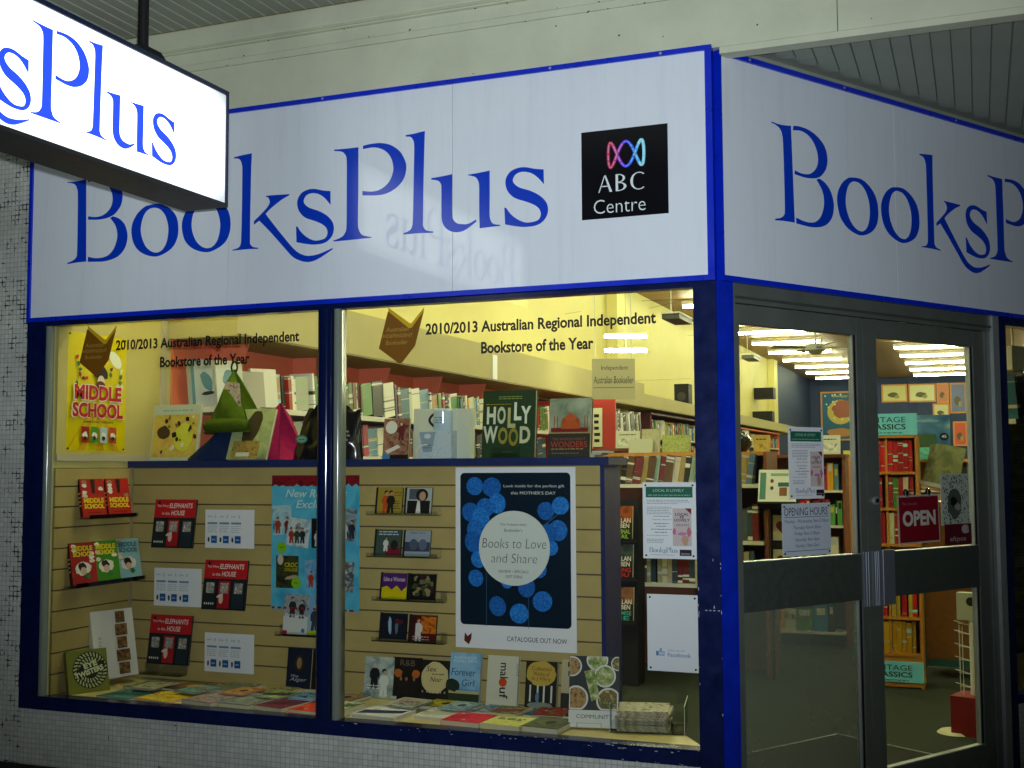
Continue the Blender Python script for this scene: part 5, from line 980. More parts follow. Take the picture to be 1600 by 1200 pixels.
part('face', bk, lambda g: g.box(.86, 2.1385, 0, 9.19, 2.42, .455, WALLT)); part('face', bk, lambda g: g.box(9.1905, 2.1385, 0, 22.0, 2.30, .455, WALLT))
part('lower_dark_line', bk, lambda g: g.box(.86, 2.142, .4552, 22.5, 2.150, .458, mat('bulkhead_line', (.22, .15, .06), .6)))  # thin dark strip along the lower edge of the bulkhead
tag(G().box(0, 0, 0, .10, .20, .002, WHITE).text('Fiction', .022, .10, .055, .028, K('4c6484')).make('shelf_label', None, fL(4.44, 2.15, -2.746)), 'small white section label on the bulkhead', 'label')
tag(G().box(0, 0, 0, .5, .16, .14, mat('vent_grey', (.12, .10, .06), .6)).make('wall_unit', None, fL(1.7, 2.46, -3.205)), 'dark box unit on the wall above the bulkhead near the mullion', 'unit')

# unit book: x thickness, y height, z depth backwards
def unit_book():
    g = G(); c = .04
    g.box(0, 0, -1, c, 1, 0, JACKET); g.box(1-c, 0, -1, 1, 1, 0, JACKET); g.box(c+.0005, 0, -.03, 1-c-.0005, 1, -.0005, JACKET); g.box(c+.0005, .012, -.985, 1-c-.0005, .985, -.0305, PAGES)
    return g.mesh('book')
UB = unit_book()
PAL = ['d8d4c0', 'c0c4a8', 'e0dcc8', '98a884', '5c8448', '1c3028', '141418', '4c2820', 'a02818', 'c89c20', '3c7c3c', '245c70', '5c88a0', 'd0a840', 'e4e0d0', '58703c', 'b08458', 'a03048', '1c2c54', '603018', '8c1c20', '2c2420']
def tone(h):
    r, g_, b = (int(h[i:i+2], 16) for i in (0, 2, 4)); mx, mn = max(r, g_, b), min(r, g_, b)
    if mx < 72: return 'black'
    if mx-mn < 36: return 'white' if mx > 175 else 'grey'
    if r == mx: return ('yellow' if g_ > .72*r else 'orange' if g_ > .45*r else 'red') if mx > 110 else 'brown'
    return 'green' if g_ == mx else 'blue'
def shelf_row(M, length, label, group, hmin=.19, hmax=.235, tmin=.02, tmax=.05, lean=0., pal=PAL, dmin=.13, faceout=.0, gap=.03):
    """books stood side by side along local x; M: x along shelf, y up, z towards the reader"""
    x = 0
    while x < length:
        t = random.uniform(tmin, tmax); h = random.uniform(hmin, hmax); d = random.uniform(dmin, dmin+.03)
        if random.random() < faceout: t, d = d*.95, random.uniform(.02, .04)
        if x + t > length: break
        o = bpy.data.objects.new('book', UB); COL.objects.link(o)
        a = lean*random.uniform(.8, 1.2)
        o.matrix_world = M @ Matrix.Translation((x + (h*sin(a) if a > 0 else 0), 0, random.uniform(-.02, 0))) @ Matrix.Rotation(a, 4, 'Z') @ Matrix.Diagonal((t, h, d, 1))
        hx = random.choice(pal); o.color = lin(hx); tag(o, tone(hx) + ' ' + label, 'book', tone(hx) + ' ' + group)
        x += t/cos(a)*1.01 + (random.uniform(0, gap) if random.random() < .12 else .0012)
shelf_row(frame((-2.79, 1.27, 1.7655), Y_, Z_), 4.0, 'book standing on the upper shelf of the left wall', 'books on the upper wall shelf', lean=.12, faceout=.22, tmin=.018, tmax=.046)
shelf_row(frame((-2.79, 5.3, 1.7655), Y_, Z_), .7, 'book standing on the upper shelf of the left wall', 'books on the upper wall shelf', lean=.10, tmin=.035, tmax=.07)
shelf_row(frame((-2.79, 1.0, 1.5055), Y_, Z_), 4.9, 'book standing on the second shelf of the left wall', 'books on the second wall shelf', .17, .205, tmin=.05, tmax=.09, lean=.1, faceout=.12)
for i, (y, w_, h, c, c2_, lab) in enumerate(((.905, .17, .27, 'b4bcb8', '58808c', 'pale book with a blue bird picture at the near end of the wall shelf'), (1.10, .16, .22, '9c9488', '582844', 'grey book with a purple edge at the near end of the wall shelf'))):
    book(lab, frame((-3.06+.05*i, y, 1.7655), (.35, .94, 0), Z_, .15), w_, h, .04, K(c), lambda g, W2, H2: (g.rect(0, 0, W2*.12, H2, K(c2_)), g.ell(W2*.58, H2*.55, W2*.2, H2*.22, K(c2_), 16, .4, .1), g.ell(W2*.6, H2*.3, W2*.25, H2*.04, K('30282c'), 12, .2, .1)) if i == 0 else (g.rect(0, 0, W2*.1, H2, K(c2_)), g.rect(0, 0, W2, H2*.06, K(c2_))))
# three face-out books by the pier
for i, (y, c, h) in enumerate(((.86, 'c4c8c0', .25), (1.02, 'a8a494', .20), (1.10, 'd4d4c0', .22))):
    book(('white face-out book with a teal picture on the upper wall shelf', 'grey book with purple spine on the upper wall shelf', 'cream book beside the green cushion on the upper wall shelf')[i], frame((-2.84+.03*i, y-.04, 1.7655), (.55, .83, 0), Z_, .2), .15, h, .035, K(c), (lambda g, w_, h_: (g.ell(w_*.5, h_*.6, w_*.25, h_*.2, K('6c8c94'), 16, 0, .1), g.ell(w_*.5, h_*.3, w_*.2, h_*.05, K('3c4c50'), 12, 0, .1))) if i == 0 else None)

# ---- dark red shelf bay farther along the wall
rbay = thing('bookcase', 'dark red bookcase with slanting books beyond the cream wall shelves', 'bookcase', frame((-3.2, 0, 0), Y_, Z_))
part('side', rbay, lambda g: g.box(6.09, 0, 0, 6.12, 2.06, 1.0, mat('bay_red', (.34, .03, .02), .5, .3)))
def strip_card(g, x, y, w_, h, c, c2_):
    g.box(x, y, .012, x+w_, y+h, .016, K(c)); g.z = .0162
    for i in range(5): g.rect(x+w_*.22, y+h*(.12+.16*i), x+w_*random.uniform(.6, .85), y+h*(.12+.16*i)+h*.08, K(c2_))
for x, y, w_, h, c, c2_ in ((-2.42, 1.62, .10, .36, 'c8c8a0', '1c1c18'), (-2.55, 1.70, .05, .22, 'd0d0b8', '403830')):
    tag(G().box(0, 0, 0, .001, .001, .001, K(c)).make('x') if 0 else (lambda gg: (strip_card(gg, 0, 0, w_, h, c, c2_), gg.make('hanging_card', None, fA(x, y, 6.085)))[1])(G()), 'cream strip card with black lettering hanging on the dark red bookcase end' if w_ > .06 else 'small pale strip card beside the larger one on the dark red bookcase end', 'card')
part('backing', rbay, lambda g: g.box(6.125, .5, .0, 9.15, 2.12, .02, mat('bay_back', (.10, .02, .02), .6)))
for z in (1.76, 1.45, 1.1): part('shelf', rbay, lambda g: g.box(6.125, z, .0205, 9.15, z+.04, .50, WOODR))
shelf_row(frame((-2.75, 6.9, 1.8005), Y_, Z_), 2.2, 'book leaning on the dark red shelf far along the left wall', 'books on the dark red shelf', .22, .27, .05, .10, lean=.22, pal=['c8ccc0', '2c3430', '141618', '6c6c54', '304858', '8c8468', '3c1c18', 'd4d8cc'])

# ---- island shelving between window and door
isl = thing('island_shelving', 'pale topped island bookshelf standing behind the partition', 'bookcase', fA(0, 0, 3.7))
part('top', isl, lambda g: g.box(-1.75, 1.505, -.42, -.45, 1.53, .02, WOODO))
for z in (1.285, .90, .60): part('shelf', isl, lambda g: g.box(-1.75, z, -.40, -.45, z+.025, .10 if z > 1 else .06, SHELFW))
part('side', isl, lambda g: g.box(-1.775, 0, -.42, -1.7505, 1.53, .02, WOODR)); part('side', isl, lambda g: g.box(-.4495, 0, -.42, -.425, 1.53, .02, WOODR)); part('backing', isl, lambda g: g.box(-1.75, 0, -.43, -.45, 1.504, -.405, WOODR))
shelf_row(fA(-1.50, 1.3105, 3.64), 1.0, 'book leaning in the top row of the island bookshelf', 'books in the top row of the island', .19, .215, .03, .075, lean=-.16, pal=['b8bca8', '981c24', '4c3828', '6c2c34', '88a08c', '2c2c28', '5c4430', '3c4438', 'a08850', '5c7494', 'c0b8a0', '1c1c1c'])
shelf_row(fA(-1.30, .9255, 3.66), .82, 'book in the second row of the island bookshelf', 'books in the second row of the island', .2, .25, .03, .05, pal=['581c28', 'b0a880', '4c5458', '3c4c58', '8c8464', '6c1c1c', 'a8a890'])
shelf_row(fA(-1.30, .6255, 3.66), .82, 'book in the third row of the island bookshelf', 'books in the third row of the island', .2, .25, .025, .045, pal=['702030', '8c8c70', '44505c', '2c3c48', 'a89c78', '5c1818', 'c0b898'])
def patt(c1_, c2_, s_): return lambda g, w_, h: (g.rect(.003, .003, w_-.003, h-.003, photo('island_%s' % c1_, c1_, c2_, c1_, scale=s_)),)
for x, w_, h, c, c2_, lab in ((-1.32, .13, .17, '9c9c70', 'b4b08c', 'beige card box on top of the island bookshelf'), (-1.17, .20, .125, '78883c', 'a8b068', 'green leafy patterned box on top of the island bookshelf'), (-.93, .115, .15, 'b8b8a8', '303028', 'black and white zigzag notebook on top of the island bookshelf')):
    book(lab, fA(x, 1.5305, 3.75, .1), w_, h, .03, K(c), patt(c, c2_, 60), 'notebook', 'notebook')
book('pale leaflet standing before the beige card box', fA(-1.40, 1.5305, 3.70, .2), .17, .10, .004, K('b4b898'), None, 'leaflet', 'leaflet')
tag(G().box(0, 0, 0, .035, .17, .06, BLACK).text('x', .012, .08, .012, .02, K('c0c0c0')).make('box_sign', None, fA(-1.62, 1.95, 8.2)), 'small upright black box sign near the far wall', 'sign')
bx_ = thing('magazine_display', 'white and green magazine standing face out on the island, seen through the left door', 'magazine', fA(-.47, 1.19, 3.55, .35))
part('cover', bx_, lambda g: g.box(0, 0, -.006, .25, .23, 0, WHITE)); part('print', bx_, lambda g: (g.rect(.01, .02, .05, .21, K('4c8478')), g.rect(.08, .185, .2, .205, K('88a898')), g.rect(.13, .11, .23, .14, K('2c5c58')), g.rect(.14, .045, .19, .105, K('7c4c34')), g.ell(.09, .15, .012, .014, K('703c30')), g.ell(.09, .10, .012, .014, K('504038'))))
part('easel', bx_, lambda g: (g.box(.0, -.012, -.10, .25, -.001, .02, BLACK), g.box(.0, -.012, -.11, .25, .15, -.1005, BLACK)))
hrt = thing('card_rack', 'black rack of cards with brown hearts under the magazine', 'rack', fA(-.42, 0, 3.68, .06))
part('frame', hrt, lambda g: (g.box(0, .66, -.03, .185, 1.22, -.001, BLACK), g.box(.005, 0, -.03, .02, .6595, -.012, BLACK)))
for j, z in enumerate((.93, .70)):
    for i in range(1):
        part('card', hrt, lambda g: (g.box(.02+.165*i, z, 0, .16+.165*i, z+.17, .004, K('b8b098'))), Matrix.Translation((0, 0, .012)))
        part('heart', hrt, lambda g: (g.ell(.07+.165*i, z+.10, .03, .03, K('6c2418'), 16), g.ell(.11+.165*i, z+.10, .03, .03, K('6c2418'), 16), g.poly([(.042+.165*i, z+.09), (.138+.165*i, z+.09), (.09+.165*i, z+.035)], K('6c2418'))), Matrix.Translation((0, 0, .0165)))
# black dump bin with crime novels
db = thing('display_stand', 'tall black display stand of crime novels beside the blue partition end', 'stand', fA(-1.60, 0, 3.1, .05))
part('frame', db, lambda g: (g.box(0, 0, -.22, .40, 1.22, -.05, BLACK)))
for z in (.40, .68, .93): part('shelf', db, lambda g: (g.box(0, z, -.0495, .40, z+.012, .04, BLACK), g.box(0, z+.0125, .034, .40, z+.03, .04, BLACK)))
def crime(t1, t2, c, pic_):
    def f(g, w_, h):
        g.rect(0, h*.5, w_, h, pic_); g.text('HARLAN', w_*.5, h*.50, w_*.85, h*.14, K('d0ccc0'), bold=.02, al='c'); g.text('COBEN', w_*.5, h*.34, w_*.75, h*.14, K('d0ccc0'), bold=.02, al='c'); g.text(t1, w_*.5, h*.17, w_*.85, h*.13, K(c), bold=.02, al='c'); g.text(t2, w_*.5, h*.03, w_*.7, h*.12, K(c), bold=.02, al='c')
    return f
for z, t1, t2, c, pc, lab in ((.955, 'THE FINAL', 'DETAIL', '88b43c', photo('cn_a', '2c1c10', '984814', '14100c', scale=12), 'crime novel with green title, top tier of the black stand'), (.705, 'MISSING', 'YOU', 'b01c1c', photo('cn_b', '141c1c', '384844', '0c1010', scale=12), 'crime novel with red title, middle tier of the black stand'), (.425, 'PROMISE', 'ME', '3c9c8c', photo('cn_c', '3c1c1c', '8c5c3c', '583c2c', scale=12), 'crime novel with teal title, lowest tier of the black stand')):
    for i in range(1): book(lab, fA(-1.375+.0*i, z, 3.10, .12), .16, .22, .025, K('101010'), crime(t1, t2, c, pc))

# ---- orange wooden classics unit behind the right door
vu = thing('book_tower', 'orange wooden book tower with turquoise header behind the right door', 'bookcase', fA(.178, 0, 3.66))
part('side', vu, lambda g: g.box(0, 0, -.28, .018, 1.629, 0, WOODO)); part('side', vu, lambda g: g.box(.352, 0, -.28, .37, 1.629, 0, WOODO)); part('divider', vu, lambda g: g.box(.165, .206, -.28, .18, 1.6095, -.005, WOODO))
for z in (.205, .438, .673, .906, 1.138, 1.373, 1.61): part('shelf', vu, lambda g: g.box(.0185, z, -.28, .3515, z+.018, .004, WOODO))
part('backing', vu, lambda g: g.box(0, 0, -.29, .37, 1.629, -.281, WOODO)); part('plinth', vu, lambda g: g.box(.0185, .01, -.02, .3515, .2045, -.003, WOODO))
TURQ = K('7cd4f8')
for z, hh in ((1.6295, .14), (.04, .13)):
    h_ = part('header', vu, lambda g: (g.box(0, z, -.02, .37, z+hh, .006, TURQ)))
    part('lettering', h_, lambda g: (g.text('VINTAGE', .035, z+hh*.58, .265, hh*.26, K('10303c')), g.text('CLASSICS', .035, z+hh*.25, .265, hh*.26, K('10303c'), bold=.02), g.lines(.05, z+hh*.08, .29, 1, hh*.12, K('187080'))), Matrix.Translation((0, 0, .0062)))
RED = ['b81420', 'a8101c', 'c01c28', '981018']
for z, cols, lab in ((1.391, RED, 'spined classic on the top shelf of the orange tower'), (1.156, ['8c1420', 'c0b4a0', '701028', 'a01c28', '8c1830', '3c7c28'], 'spined classic on the second shelf of the orange tower'), (.924, ['b8401c', 'a82c18', 'c0bc98', '9c1828'], 'paperback classic on the third shelf of the orange tower'), (.456, RED + ['b8a030', '88a068'], 'narrow classic on the fourth shelf of the orange tower'), (.223, ['b88c10', 'a87c0c', 'c09814'], 'slim classic on the lowest shelf of the orange tower')):
    for x0_ in (.02, .182): shelf_row(fA(.178+x0_, z, 3.665), .165, lab, lab.replace('classic on', 'classics on'), .19, .205, .022, .034, pal=cols)

# ---- teal framed cabinet and things by the right door
tc_ = thing('cabinet', 'brown panelled cabinet with teal legs right of the orange tower', 'cabinet', fA(.515, 0, 4.2))
part('panel', tc_, lambda g: g.box(.03, .116, -.4, .62, 1.15, -.01, mat('cork', (.26, .12, .045), .8, .2, var=.15, vscale=30)))
TEAL = K('2c6468'); part('leg', tc_, lambda g: g.box(0, 0, -.03, .0295, 1.15, 0, TEAL)); part('leg', tc_, lambda g: g.box(.6205, 0, -.03, .65, 1.15, 0, TEAL)); part('rail', tc_, lambda g: g.box(.03, .07, -.03, .62, .115, 0, TEAL))
part('top', tc_, lambda g: g.box(0, 1.1505, -.45, .65, 1.18, .01, WOODO))
def evo(g, w_, h): g.rect(0, 0, w_, h, photo('storm', '18407c', '4878a8', 'a0b4b0', scale=5)); g.rect(0, 0, w_*.6, h*.4, K('3c5c3c')); g.text('EVOLUTION', w_*.06, h*.78, w_*.6, h*.07, K('b0c0cc')); g.ell(w_*.82, h*.32, w_*.13, h*.12, K('101c34')); g.text('45', w_*.75, h*.28, w_*.14, h*.09, K('d8dcd8'), bold=.02)
book('large blue landscape calendar propped on the cabinet right of the tower', fA(.515, 1.555, 4.1, .08), .225, .22, .02, K('24508c'), evo, 'calendar', 'calendar')
mg_ = thing('magazine_rack', 'slanted stack of grey green magazines on a lit stand behind the right door', 'rack', frame((.56, 3.9, 1.33), (.97, 0, -.22), (.22, 0, .97), .2))
for i in range(4): part('magazine', mg_, lambda g: g.box(.0+.018*i, 0, -.03*(3-i), .19+.012*i, .27, -.03*(3-i)+.008, photo('mag%d' % i, '606848', '8c9068', '48503c', scale=8)))
part('holder', mg_, lambda g: g.box(-.03, -.03, -.12, .24, -.004, .03, mat('lit_stand', (.5, .5, .62), .2, .5)))
fr = thing('card_spinner', 'white wire card spinner on a red box base inside the right door', 'spinner', fFlat(.86, 2.42, 0, -.3))
part('base', fr, lambda g: g.box(-.10, -.10, 0, .12, .10, .205, mat('red_base', (.22, .014, .02), .5, .3)))
part('pole', fr, lambda g: g.cyl((0, 0, .206), (0, 0, .60), .022, WHITE, 14))
part('head', fr, lambda g: (g.box(-.075, -.03, .60, .075, .03, .745, mat('spinner_head', (.45, .47, .42), .5)), g.cyl((0, -.0302, .70), (0, -.032, .70), .024, BLACK, 16)))
def wires(g):
    for a in range(6):
        x, y = .075*cos(a*pi/3), .075*sin(a*pi/3); g.cyl((x, y, .21), (x, y, .57), .0022, WHITE, 5)
        for z in (.24, .31, .38, .45, .52, .57): g.cyl((0, 0, z), (x*1.35, y*1.35, z+.02), .002, WHITE, 5)
part('wire_rack', fr, wires)['kind'] = 'stuff'
tag(G().cyl((0, 0, 0), (0, 0, .012), .10, mat('disc_cream', (.7, .68, .45), .4), 28, .085).make('floor_disc', None, Matrix.Translation((.76, 2.42, .0))), 'round cream disc on the carpet beside the red spinner base', 'disc')
# entrance mat
em = thing('entrance_mat', 'dark entrance mat with thin metal edging inside the doors', 'mat', frame((.175, 2.119, .0015), -BD, Vector((BD.y, -BD.x, 0)) ))
part('pile', em, lambda g: g.box(.0, .0, 0, 1.5, 1.1, .006, MATD)); part('edging', em, lambda g: (g.box(-.012, -.012, 0, 1.5, 0, .009, ALU))); part('edging', em, lambda g: (g.box(-.012, .0005, 0, -.0005, 1.1, .009, ALU)))

# ---- bookcases crowded with stock, too small to tell book from book
def stock(label, M, w_, zs, top, d=.26, seed=1, m=WOODR, pal=PAL, slack=.12):
    rnd = random.Random(seed); o = thing('bookcase', label, 'bookcase', M)
    part('side', o, lambda g: g.box(-.025, 0, -d, -.0005, top, 0, m)); part('side', o, lambda g: g.box(w_+.0005, 0, -d, w_+.025, top, 0, m)); part('backing', o, lambda g: g.box(0, 0, -d-.012, w_, top, -d, m)); part('top', o, lambda g: g.box(-.03, top+.0005, -d-.012, w_+.03, top+.025, .01, m))
    for z in zs: part('shelf', o, lambda g: g.box(0, z-.02, -d+.0005, w_, z-.0005, .0, SHELFW))
    def bks(g):
        for z in zs:
            x = .005
            while x < w_-.03:
                t = rnd.uniform(.016, .05); h = rnd.uniform(.16, .235); a = rnd.uniform(-.02, .02); dd = rnd.uniform(0, .03)
                if rnd.random() < .12: t = rnd.uniform(.09, .14)
                if x+t > w_: break
                c = K(rnd.choice(pal)); q = [(x, z), (x+t*.96, z), (x+t*.96+a*h, z+h), (x+a*h, z+h)]
                g.prism(q, -d+.04, -.012-dd, c)
                zt = -.012-dd+.0004; k0 = rnd.uniform(.45, .7); lt = K(rnd.choice(['d8d4c0', '241c18', 'c8a838', 'b8ccd0']))
                g.add([(x+t*.2, z+h*k0, zt), (x+t*.78, z+h*k0, zt), (x+t*.78, z+h*(k0+.25), zt), (x+t*.2, z+h*(k0+.25), zt)], [(0, 1, 2, 3)], lt)
                x += t*1.02 + (rnd.uniform(0, slack) if rnd.random() < .06 else 0)
    part('stock', o, bks)['kind'] = 'stuff'
    return o
LIVE = PAL + ['c03024', 'd89c28', '3c78a8', '58984c', 'e8e0c8', 'a83c64', '2c2c34', 'd0c8a0', '884c28']
stock('dark bookcase of mixed books behind the island, seen beside the hanging notice', fA(-1.05, 0, 5.3), .95, (.12, .40, .68, .96, 1.24), 1.50, seed=2, pal=LIVE)
stock('dark bookcase of mixed books behind the orange tower', fA(.30, 0, 6.6), 1.2, (.12, .40, .68, .96, 1.22), 1.46, seed=3, m=WOODO, pal=LIVE)
stock('tall bookcase along the left wall past the dark red one', frame((-2.82, 9.75, 0), Y_, Z_), 3.2, (.3, .6, .9, 1.2, 1.5, 1.8), 2.08, d=.36, seed=4, m=mat('bay_back', (.1, .02, .02), .6), pal=LIVE)
stock('farthest tall bookcase along the left wall', frame((-2.82, 13.2, 0), Y_, Z_), 6.6, (.3, .6, .9, 1.2, 1.5, 1.8), 2.08, d=.36, seed=5, m=ORANGE, pal=LIVE)
stock('low bookcase of paperbacks between the timber panel and the orange tower', fA(-.10, 0, 10.5), 1.9, (.15, .45, .75, 1.05), 1.34, seed=6, pal=LIVE)
stock('bookcase seen past the partition above the black stand', fA(-2.3, 0, 5.0), .95, (.12, .42, .72, 1.02, 1.3), 1.56, seed=7, pal=LIVE)
for i, (x, y, z, w_, h, c, lab) in enumerate(((-.98, 5.2, 1.526, .16, .20, 'c8ccb8', 'white card standing on the bookcase behind the island'), (-.78, 5.2, 1.526, .13, .16, 'b89c48', 'ochre card standing on the bookcase behind the island'), (-.30, 5.2, 1.526, .2, .15, 'd0d4c8', 'wide white card standing on the bookcase behind the island'), (.36, 6.5, 1.486, .2, .24, '4c9c8c', 'teal card standing on the bookcase behind the tower'), (1.0, 6.5, 1.486, .22, .2, 'c8b070', 'tan card standing on the bookcase behind the tower'), (-2.2, 4.9, 1.586, .15, .2, 'a03028', 'red card standing on the bookcase past the partition'), (-1.85, 4.9, 1.586, .2, .14, 'c0c4a8', 'pale card standing on the bookcase past the partition'))):
    book(lab, fA(x, z, y, .12), w_, h, .02, K(c), lambda g, W2, H2: (g.rect(W2*.1, H2*.12, W2*.9, H2*.55, photo('cardpic%d' % i, liven(c, .5), liven(c, 1.1), liven(c, .75), scale=18)), g.lines(W2*.15, H2*.75, W2*.85, 1, H2*.1, K('302c28'), .6)), 'card', 'display_card')
# ---- farther in: counter, bookcases, end wall
ctr = thing('counter', 'dark red counter with orange top deep in the shop behind the island', 'counter', fA(-1.9, 0, 6.6))
part('body', ctr, lambda g: g.box(0, 0, -.6, 1.55, 1.18, 0, WOODR)); part('top', ctr, lambda g: g.box(-.03, 1.1805, -.63, 1.58, 1.22, .03, WOODO))
def lump(label, M, m, seed, sx, sy, sz, name='bag', cat='bag'):
    rnd = random.Random(seed); g = G(); n, k = 14, 9; v, fs = [], []
    for j in range(k+1):
        for i in range(n):
            t, a = j/k, 2*pi*i/n; r = (sin(pi*min(1, .12+t*.86)))**.6*(1+rnd.uniform(-.12, .12)); v.append((sx*r*cos(a), t*sy*(1+.08*rnd.uniform(-1, 1)), sz*r*sin(a)))
    fs = [(j*n+i, j*n+(i+1) % n, (j+1)*n+(i+1) % n, (j+1)*n+i) for j in range(k) for i in range(n)]
    g.add(v, fs, m, True); return tag(g.make(name, None, M), label, cat)
lump('shiny black bag on the island bookshelf seen through the left door', fA(-.66, 1.5305, 3.95), MATS['bag_black'], 3, .085, .155, .08)
wb = thing('bookcase', 'white topped bookcase end with small books left of the hanging notice', 'bookcase', fA(-1.35, 0, 8.6))
part('side', wb, lambda g: g.box(.9, 0, -.9, .93, 1.5, 0, WOODO)); part('backing', wb, lambda g: g.box(.0, 0, -.05, .8995, 1.5, -.03, WOODR))
for z in (.5, .8, 1.1, 1.4): part('shelf', wb, lambda g: g.box(0, z, -.0295, .8995, z+.025, .22, SHELFW))
part('stock', wb, lambda g: [g.box(.02+.05*i, z, -.02, .062+.05*i, z+random.uniform(.16, .22), .18, K(random.choice(LIVE))) for z in (.5255, .8255, 1.1255) for i in range(17)])['kind'] = 'stuff'
cs = thing('wooden_partition', 'orange timber panel standing between the two doors deep in the shop', 'partition', fA(-.425, 0, 8.7))
part('panel', cs, lambda g: g.box(.0, 0, -.04, .62, 1.55, 0, WOODO)); part('cap', cs, lambda g: g.box(-.01, 1.5505, -.05, .63, 1.60, .01, mat('lime', (.55, .55, .06), .5)))
for z in (.3, .65, 1.0, 1.3): part('bracket', cs, lambda g: g.box(-.14, z, -.02, -.0005, z+.012, .06, SHELFW))
# speakers and boxes on the left wall
for y, z, lab in ((11.5, 2.30, 'black loudspeaker standing on the bulkhead'),):
    sp_ = thing('loudspeaker', lab, 'loudspeaker', frame((-2.95, y, z+.001), (1, 0, 0), Z_)); part('cabinet', sp_, lambda g: g.box(0, 0, -.22, .20, .27, 0, BLACK)); part('cone', sp_, lambda g: g.cyl((.10, .10, 0), (.10, .10, .004), .06, mat('cone', (.03, .03, .03), .7), 18))
for y, z, lab in ((19.2, 2.78, 'black box mounted high on the far left wall'), (19.0, 2.305, 'black sign box standing on the bulkhead on the far left wall')):
    q = thing('wall_box', lab, 'box', frame((-3.2, y, z), (1, 0, 0), Z_)); part('body', q, lambda g: g.box(0, 0, -.3, .38, .22, 0, BLACK)); part('front', q, lambda g: g.box(.04, .04, .0002, .34, .18, .004, mat('box_front', (.018, .016, .014), .7, .15, var=.4, vscale=9)))
# hanging dark troughs on cords
for x, y, z, lab in ((-.95, 3.6, 2.425, 'small dark trough hanging on a cord in the top right of the window'), (-2.33, 14.5, 3.12, 'small dark trough hanging on a cord seen through the left door')):
    q = thing('hanging_trough', lab, 'trough', Matrix.Translation((x, y, z))); sc_ = 1 if y < 10 else 1.6
    part('body', q, lambda g: g.box(-.10*sc_, -.28*sc_, 0, .02*sc_, .1*sc_, .035*sc_, mat('trough', (.05, .05, .03), .5))); part('rim', q, lambda g: g.box(-.105*sc_, -.29*sc_, .0355*sc_, .025*sc_, .105*sc_, .045*sc_, SHELFW)); part('cord', q, lambda g: g.cyl((-.08*sc_, -.1, .045*sc_), (-.08*sc_, -.1, 3.72-z), .005, SHELFW, 6))
# clear hanging sign; added twin tube above it stands in for reflected ceiling lights
hs = thing('hanging_sign', 'clear hanging panel with dark lettering in the right window pane', 'sign', frame((-2.25, 5.55, 2.03), (.93, .37, 0), Z_))
part('panel', hs, lambda g: g.box(0, 0, -.006, .38, .36, 0, mat('sign_acrylic', (.40, .38, .22), .12, .6))); part('lettering', hs, lambda g: (g.text('Independent', .08, .25, .24, .05, K('28281c'), shear=.1), g.text('Australian Bookseller', .015, .14, .35, .065, K('28281c'), shear=.1), g.rect(.01, .10, .37, .106, K('58583c'))), Matrix.Translation((0, 0, .0005)))
for x in (.03, .35): part('wire', hs, lambda g: g.cyl((x, .36, -.003), (x, 1.69, -.003), .003, ALU, 6))
for z, lab in ((2.62, 'upper'), (2.49, 'lower')):
    o = thing('reflected_tube', 'short glowing tube standing in for a reflected light, %s of two above the clear hanging panel' % lab, 'lamp', frame((-2.22, 5.85, z), (.93, .37, 0), Z_)); part('tube', o, lambda g: g.cyl((0, 0, 0), (.38, 0, 0), .017, TUBE, 10)); part('cord', o, lambda g: g.cyl((.19, .017, 0), (.19, 3.72-z, 0), .003, ALU, 6))
# ceiling fan
fan = thing('ceiling_fan', 'grey four bladed ceiling fan among the tube lights', 'ceiling fan', Matrix.Translation((-1.35, 14.0, 3.22)))
FG = mat('fan_grey', (.22, .22, .18), .5); part('rod', fan, lambda g: g.cyl((0, 0, .07), (0, 0, .5), .018, FG, 10)); part('hub', fan, lambda g: (g.cyl((0, 0, -.02), (0, 0, .07), .16, FG, 24, .12), g.cyl((0, 0, -.08), (0, 0, -.02), .06, FG, 20, .16)))
for a in range(4):
    c_, s_ = cos(a*pi/2+.5), sin(a*pi/2+.5); part('blade', fan, lambda g: g.prism([(.15, -.05), (.68, -.075), (.70, .0), (.68, .075), (.15, .05)], .02, .03, FG), Matrix(((c_, -s_, 0, 0), (s_, c_, 0, 0), (0, 0, 1, 0), (0, 0, 0, 1))) @ Matrix.Rotation(.18, 4, 'X'))
# pictures on the end wall
def pict(label, x, z, w_, h, base, fn, frm=WOODO):
    o = thing('framed_picture', label, 'picture', fA(x, z, 27.59)); part('frame', o, lambda g: g.box(0, 0, -.0, w_, h, .03, frm)); part('print', o, lambda g: (setattr(g, 'z', .031), g.rect(.04, .04, w_-.04, h-.04, base), fn(g, w_, h)))
pict('large blue moon poster on the dark end wall', -2.92, 2.12, 1.0, 1.28, K('1c5470'), lambda g, w_, h: (g.ell(w_*.5, h*.58, w_*.33, h*.25, K('b8a448'), 28), g.ell(w_*.55, h*.64, w_*.25, h*.18, K('8c4c34'), 20, 0, .12), [g.ell(w_*random.uniform(.1, .9), h*random.uniform(.3, .95), .025, .025, K('c0c8a8'), 6) for i in range(14)], g.text('Sleepy', w_*.3, h*.87, w_*.4, h*.06, K('b8b060'), shear=.2), g.ell(w_*.5, h*.16, w_*.35, h*.09, K('a8743c'), 18, 0, .1)))
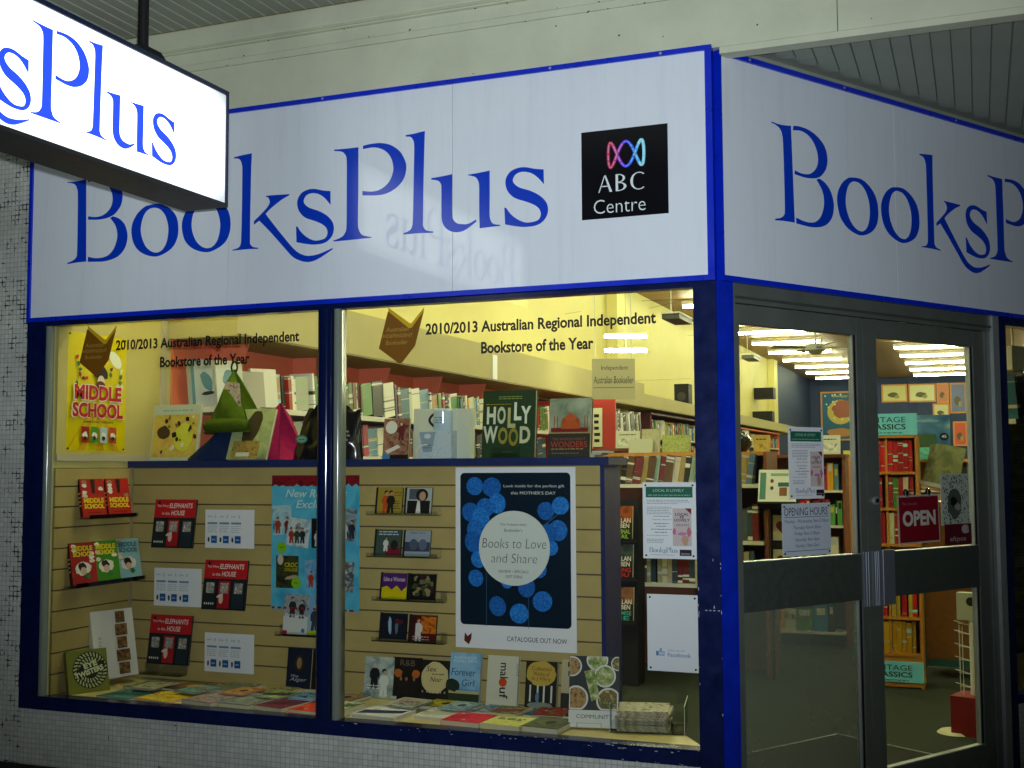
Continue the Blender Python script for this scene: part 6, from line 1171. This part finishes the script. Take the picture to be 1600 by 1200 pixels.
for i, (x, z, w_, h, c, lab) in enumerate(((-1.38, 3.085, .63, .46, 'b8b470', 'framed pale picture with a dark mound on the end wall'), (-.72, 3.07, .66, .47, 'c0c08c', 'framed cream drawing on the end wall'), (-.04, 3.035, .29, .51, 'b86c48', 'narrow orange framed picture on the end wall'), (.272, 2.768, .39, .77, '5c6488', 'tall bluish framed picture on the end wall'), (-.144, 2.631, .40, .395, 'b8b888', 'pale framed picture with a dark hill low on the end wall'), (.324, 1.943, .335, .62, 'b84c30', 'red and orange poster low on the end wall'))):
    pict(lab, x, z, w_, h, K(c), lambda g, W2, H2: (g.ell(W2*.45, H2*.4, W2*.2, H2*.15, K('50482c'), 16, 0, .1), g.ell(W2*.6, H2*.3, W2*.1, H2*.1, K('88804c'), 12, 0, .2)))
# far bookcases along the end wall and the right side, too far to count book by book
g = G()
for k in range(3):
    for j in range(5):
        x = -3.0
        while x < 3.6:
            t = random.uniform(.03, .08); h = random.uniform(.18, .26); z = .3*j + .12
            g.box(x, 27.1, z, x+t, 27.3, z+h, K(random.choice(['8c3028', 'b8a060', '3c5c70', 'c0bca0', '2c4034', '70503c', 'a87030']))); x += t*1.05
    break
o = g.make('far_books'); o['kind'] = 'stuff'; o['label'] = 'rows of small books on the far bookcase under the pictures'; o['category'] = 'books'
fc = thing('bookcase', 'long low bookcase across the end of the shop', 'bookcase', fA(0, 0, 27.58))
for j in range(6): part('shelf', fc, lambda g: g.box(-3.05, .3*j+.085, 0, 3.7, .3*j+.115, .5, WOODO))
part('backing', fc, lambda g: g.box(-3.05, 0, -.0, 3.7, 1.6, .015, WOODR))

# ---- display behind the narrow right hand window
rd = thing('display_board', 'cream display board with notices behind the narrow window at the right', 'display board', fB(0, 0, -.14))
part('board', rd, lambda g: g.box(2.15, .31, -.02, 3.05, 1.655, 0, WALLY)); part('floor', rd, lambda g: g.box(2.0, .28, .0005, 3.05, .31, .09, PINE))
for i, (z, c, lab) in enumerate(((1.34, 'c0c4b8', 'white'), (1.07, '30404c', 'dark'), (.80, 'b8bcb0', 'pale'), (.50, '3c4430', 'mottled'))):
    sheet('notice', '%s sheet pinned in the narrow window at the right edge' % lab, 'notice', fB(2.17, z, -.134), .3, .24, K(c), lambda g, w_, h: (g.lines(w_*.1, h*.85, w_*.9, 3, h*.06, K('702028' if i == 0 else '788078')), g.rect(w_*.1, h*.1, w_*.9, h*.5, photo('rw%d' % i, '404c50', '8c8c7c', '5c3430', scale=10))))
shelf_row(fB(2.16, 1.6555, -.055), .6, 'book on the little shelf in the narrow right hand window', 'books in the narrow right window', .18, .24, .02, .04, lean=.1, dmin=.05)
part('shelf', rd, lambda g: g.box(2.15, 1.63, .0005, 3.0, 1.655, .085, SHELFW))
wl = thing('wall_lamp', 'small cream lamp housing high in the narrow right window', 'lamp', fB(2.17, 1.90, -.135)); part('rod', wl, lambda g: g.cyl((.06, .1205, .03), (.06, 1.8, .03), .006, SHELFW, 8)); part('housing', wl, lambda g: g.box(0, 0, .0, .12, .12, .06, SHELFW)); part('tube', wl, lambda g: g.cyl((.08, -.01, .02), (.08, -.01, .07), .012, SHELFW, 8))
bpy.context.view_layer.update()
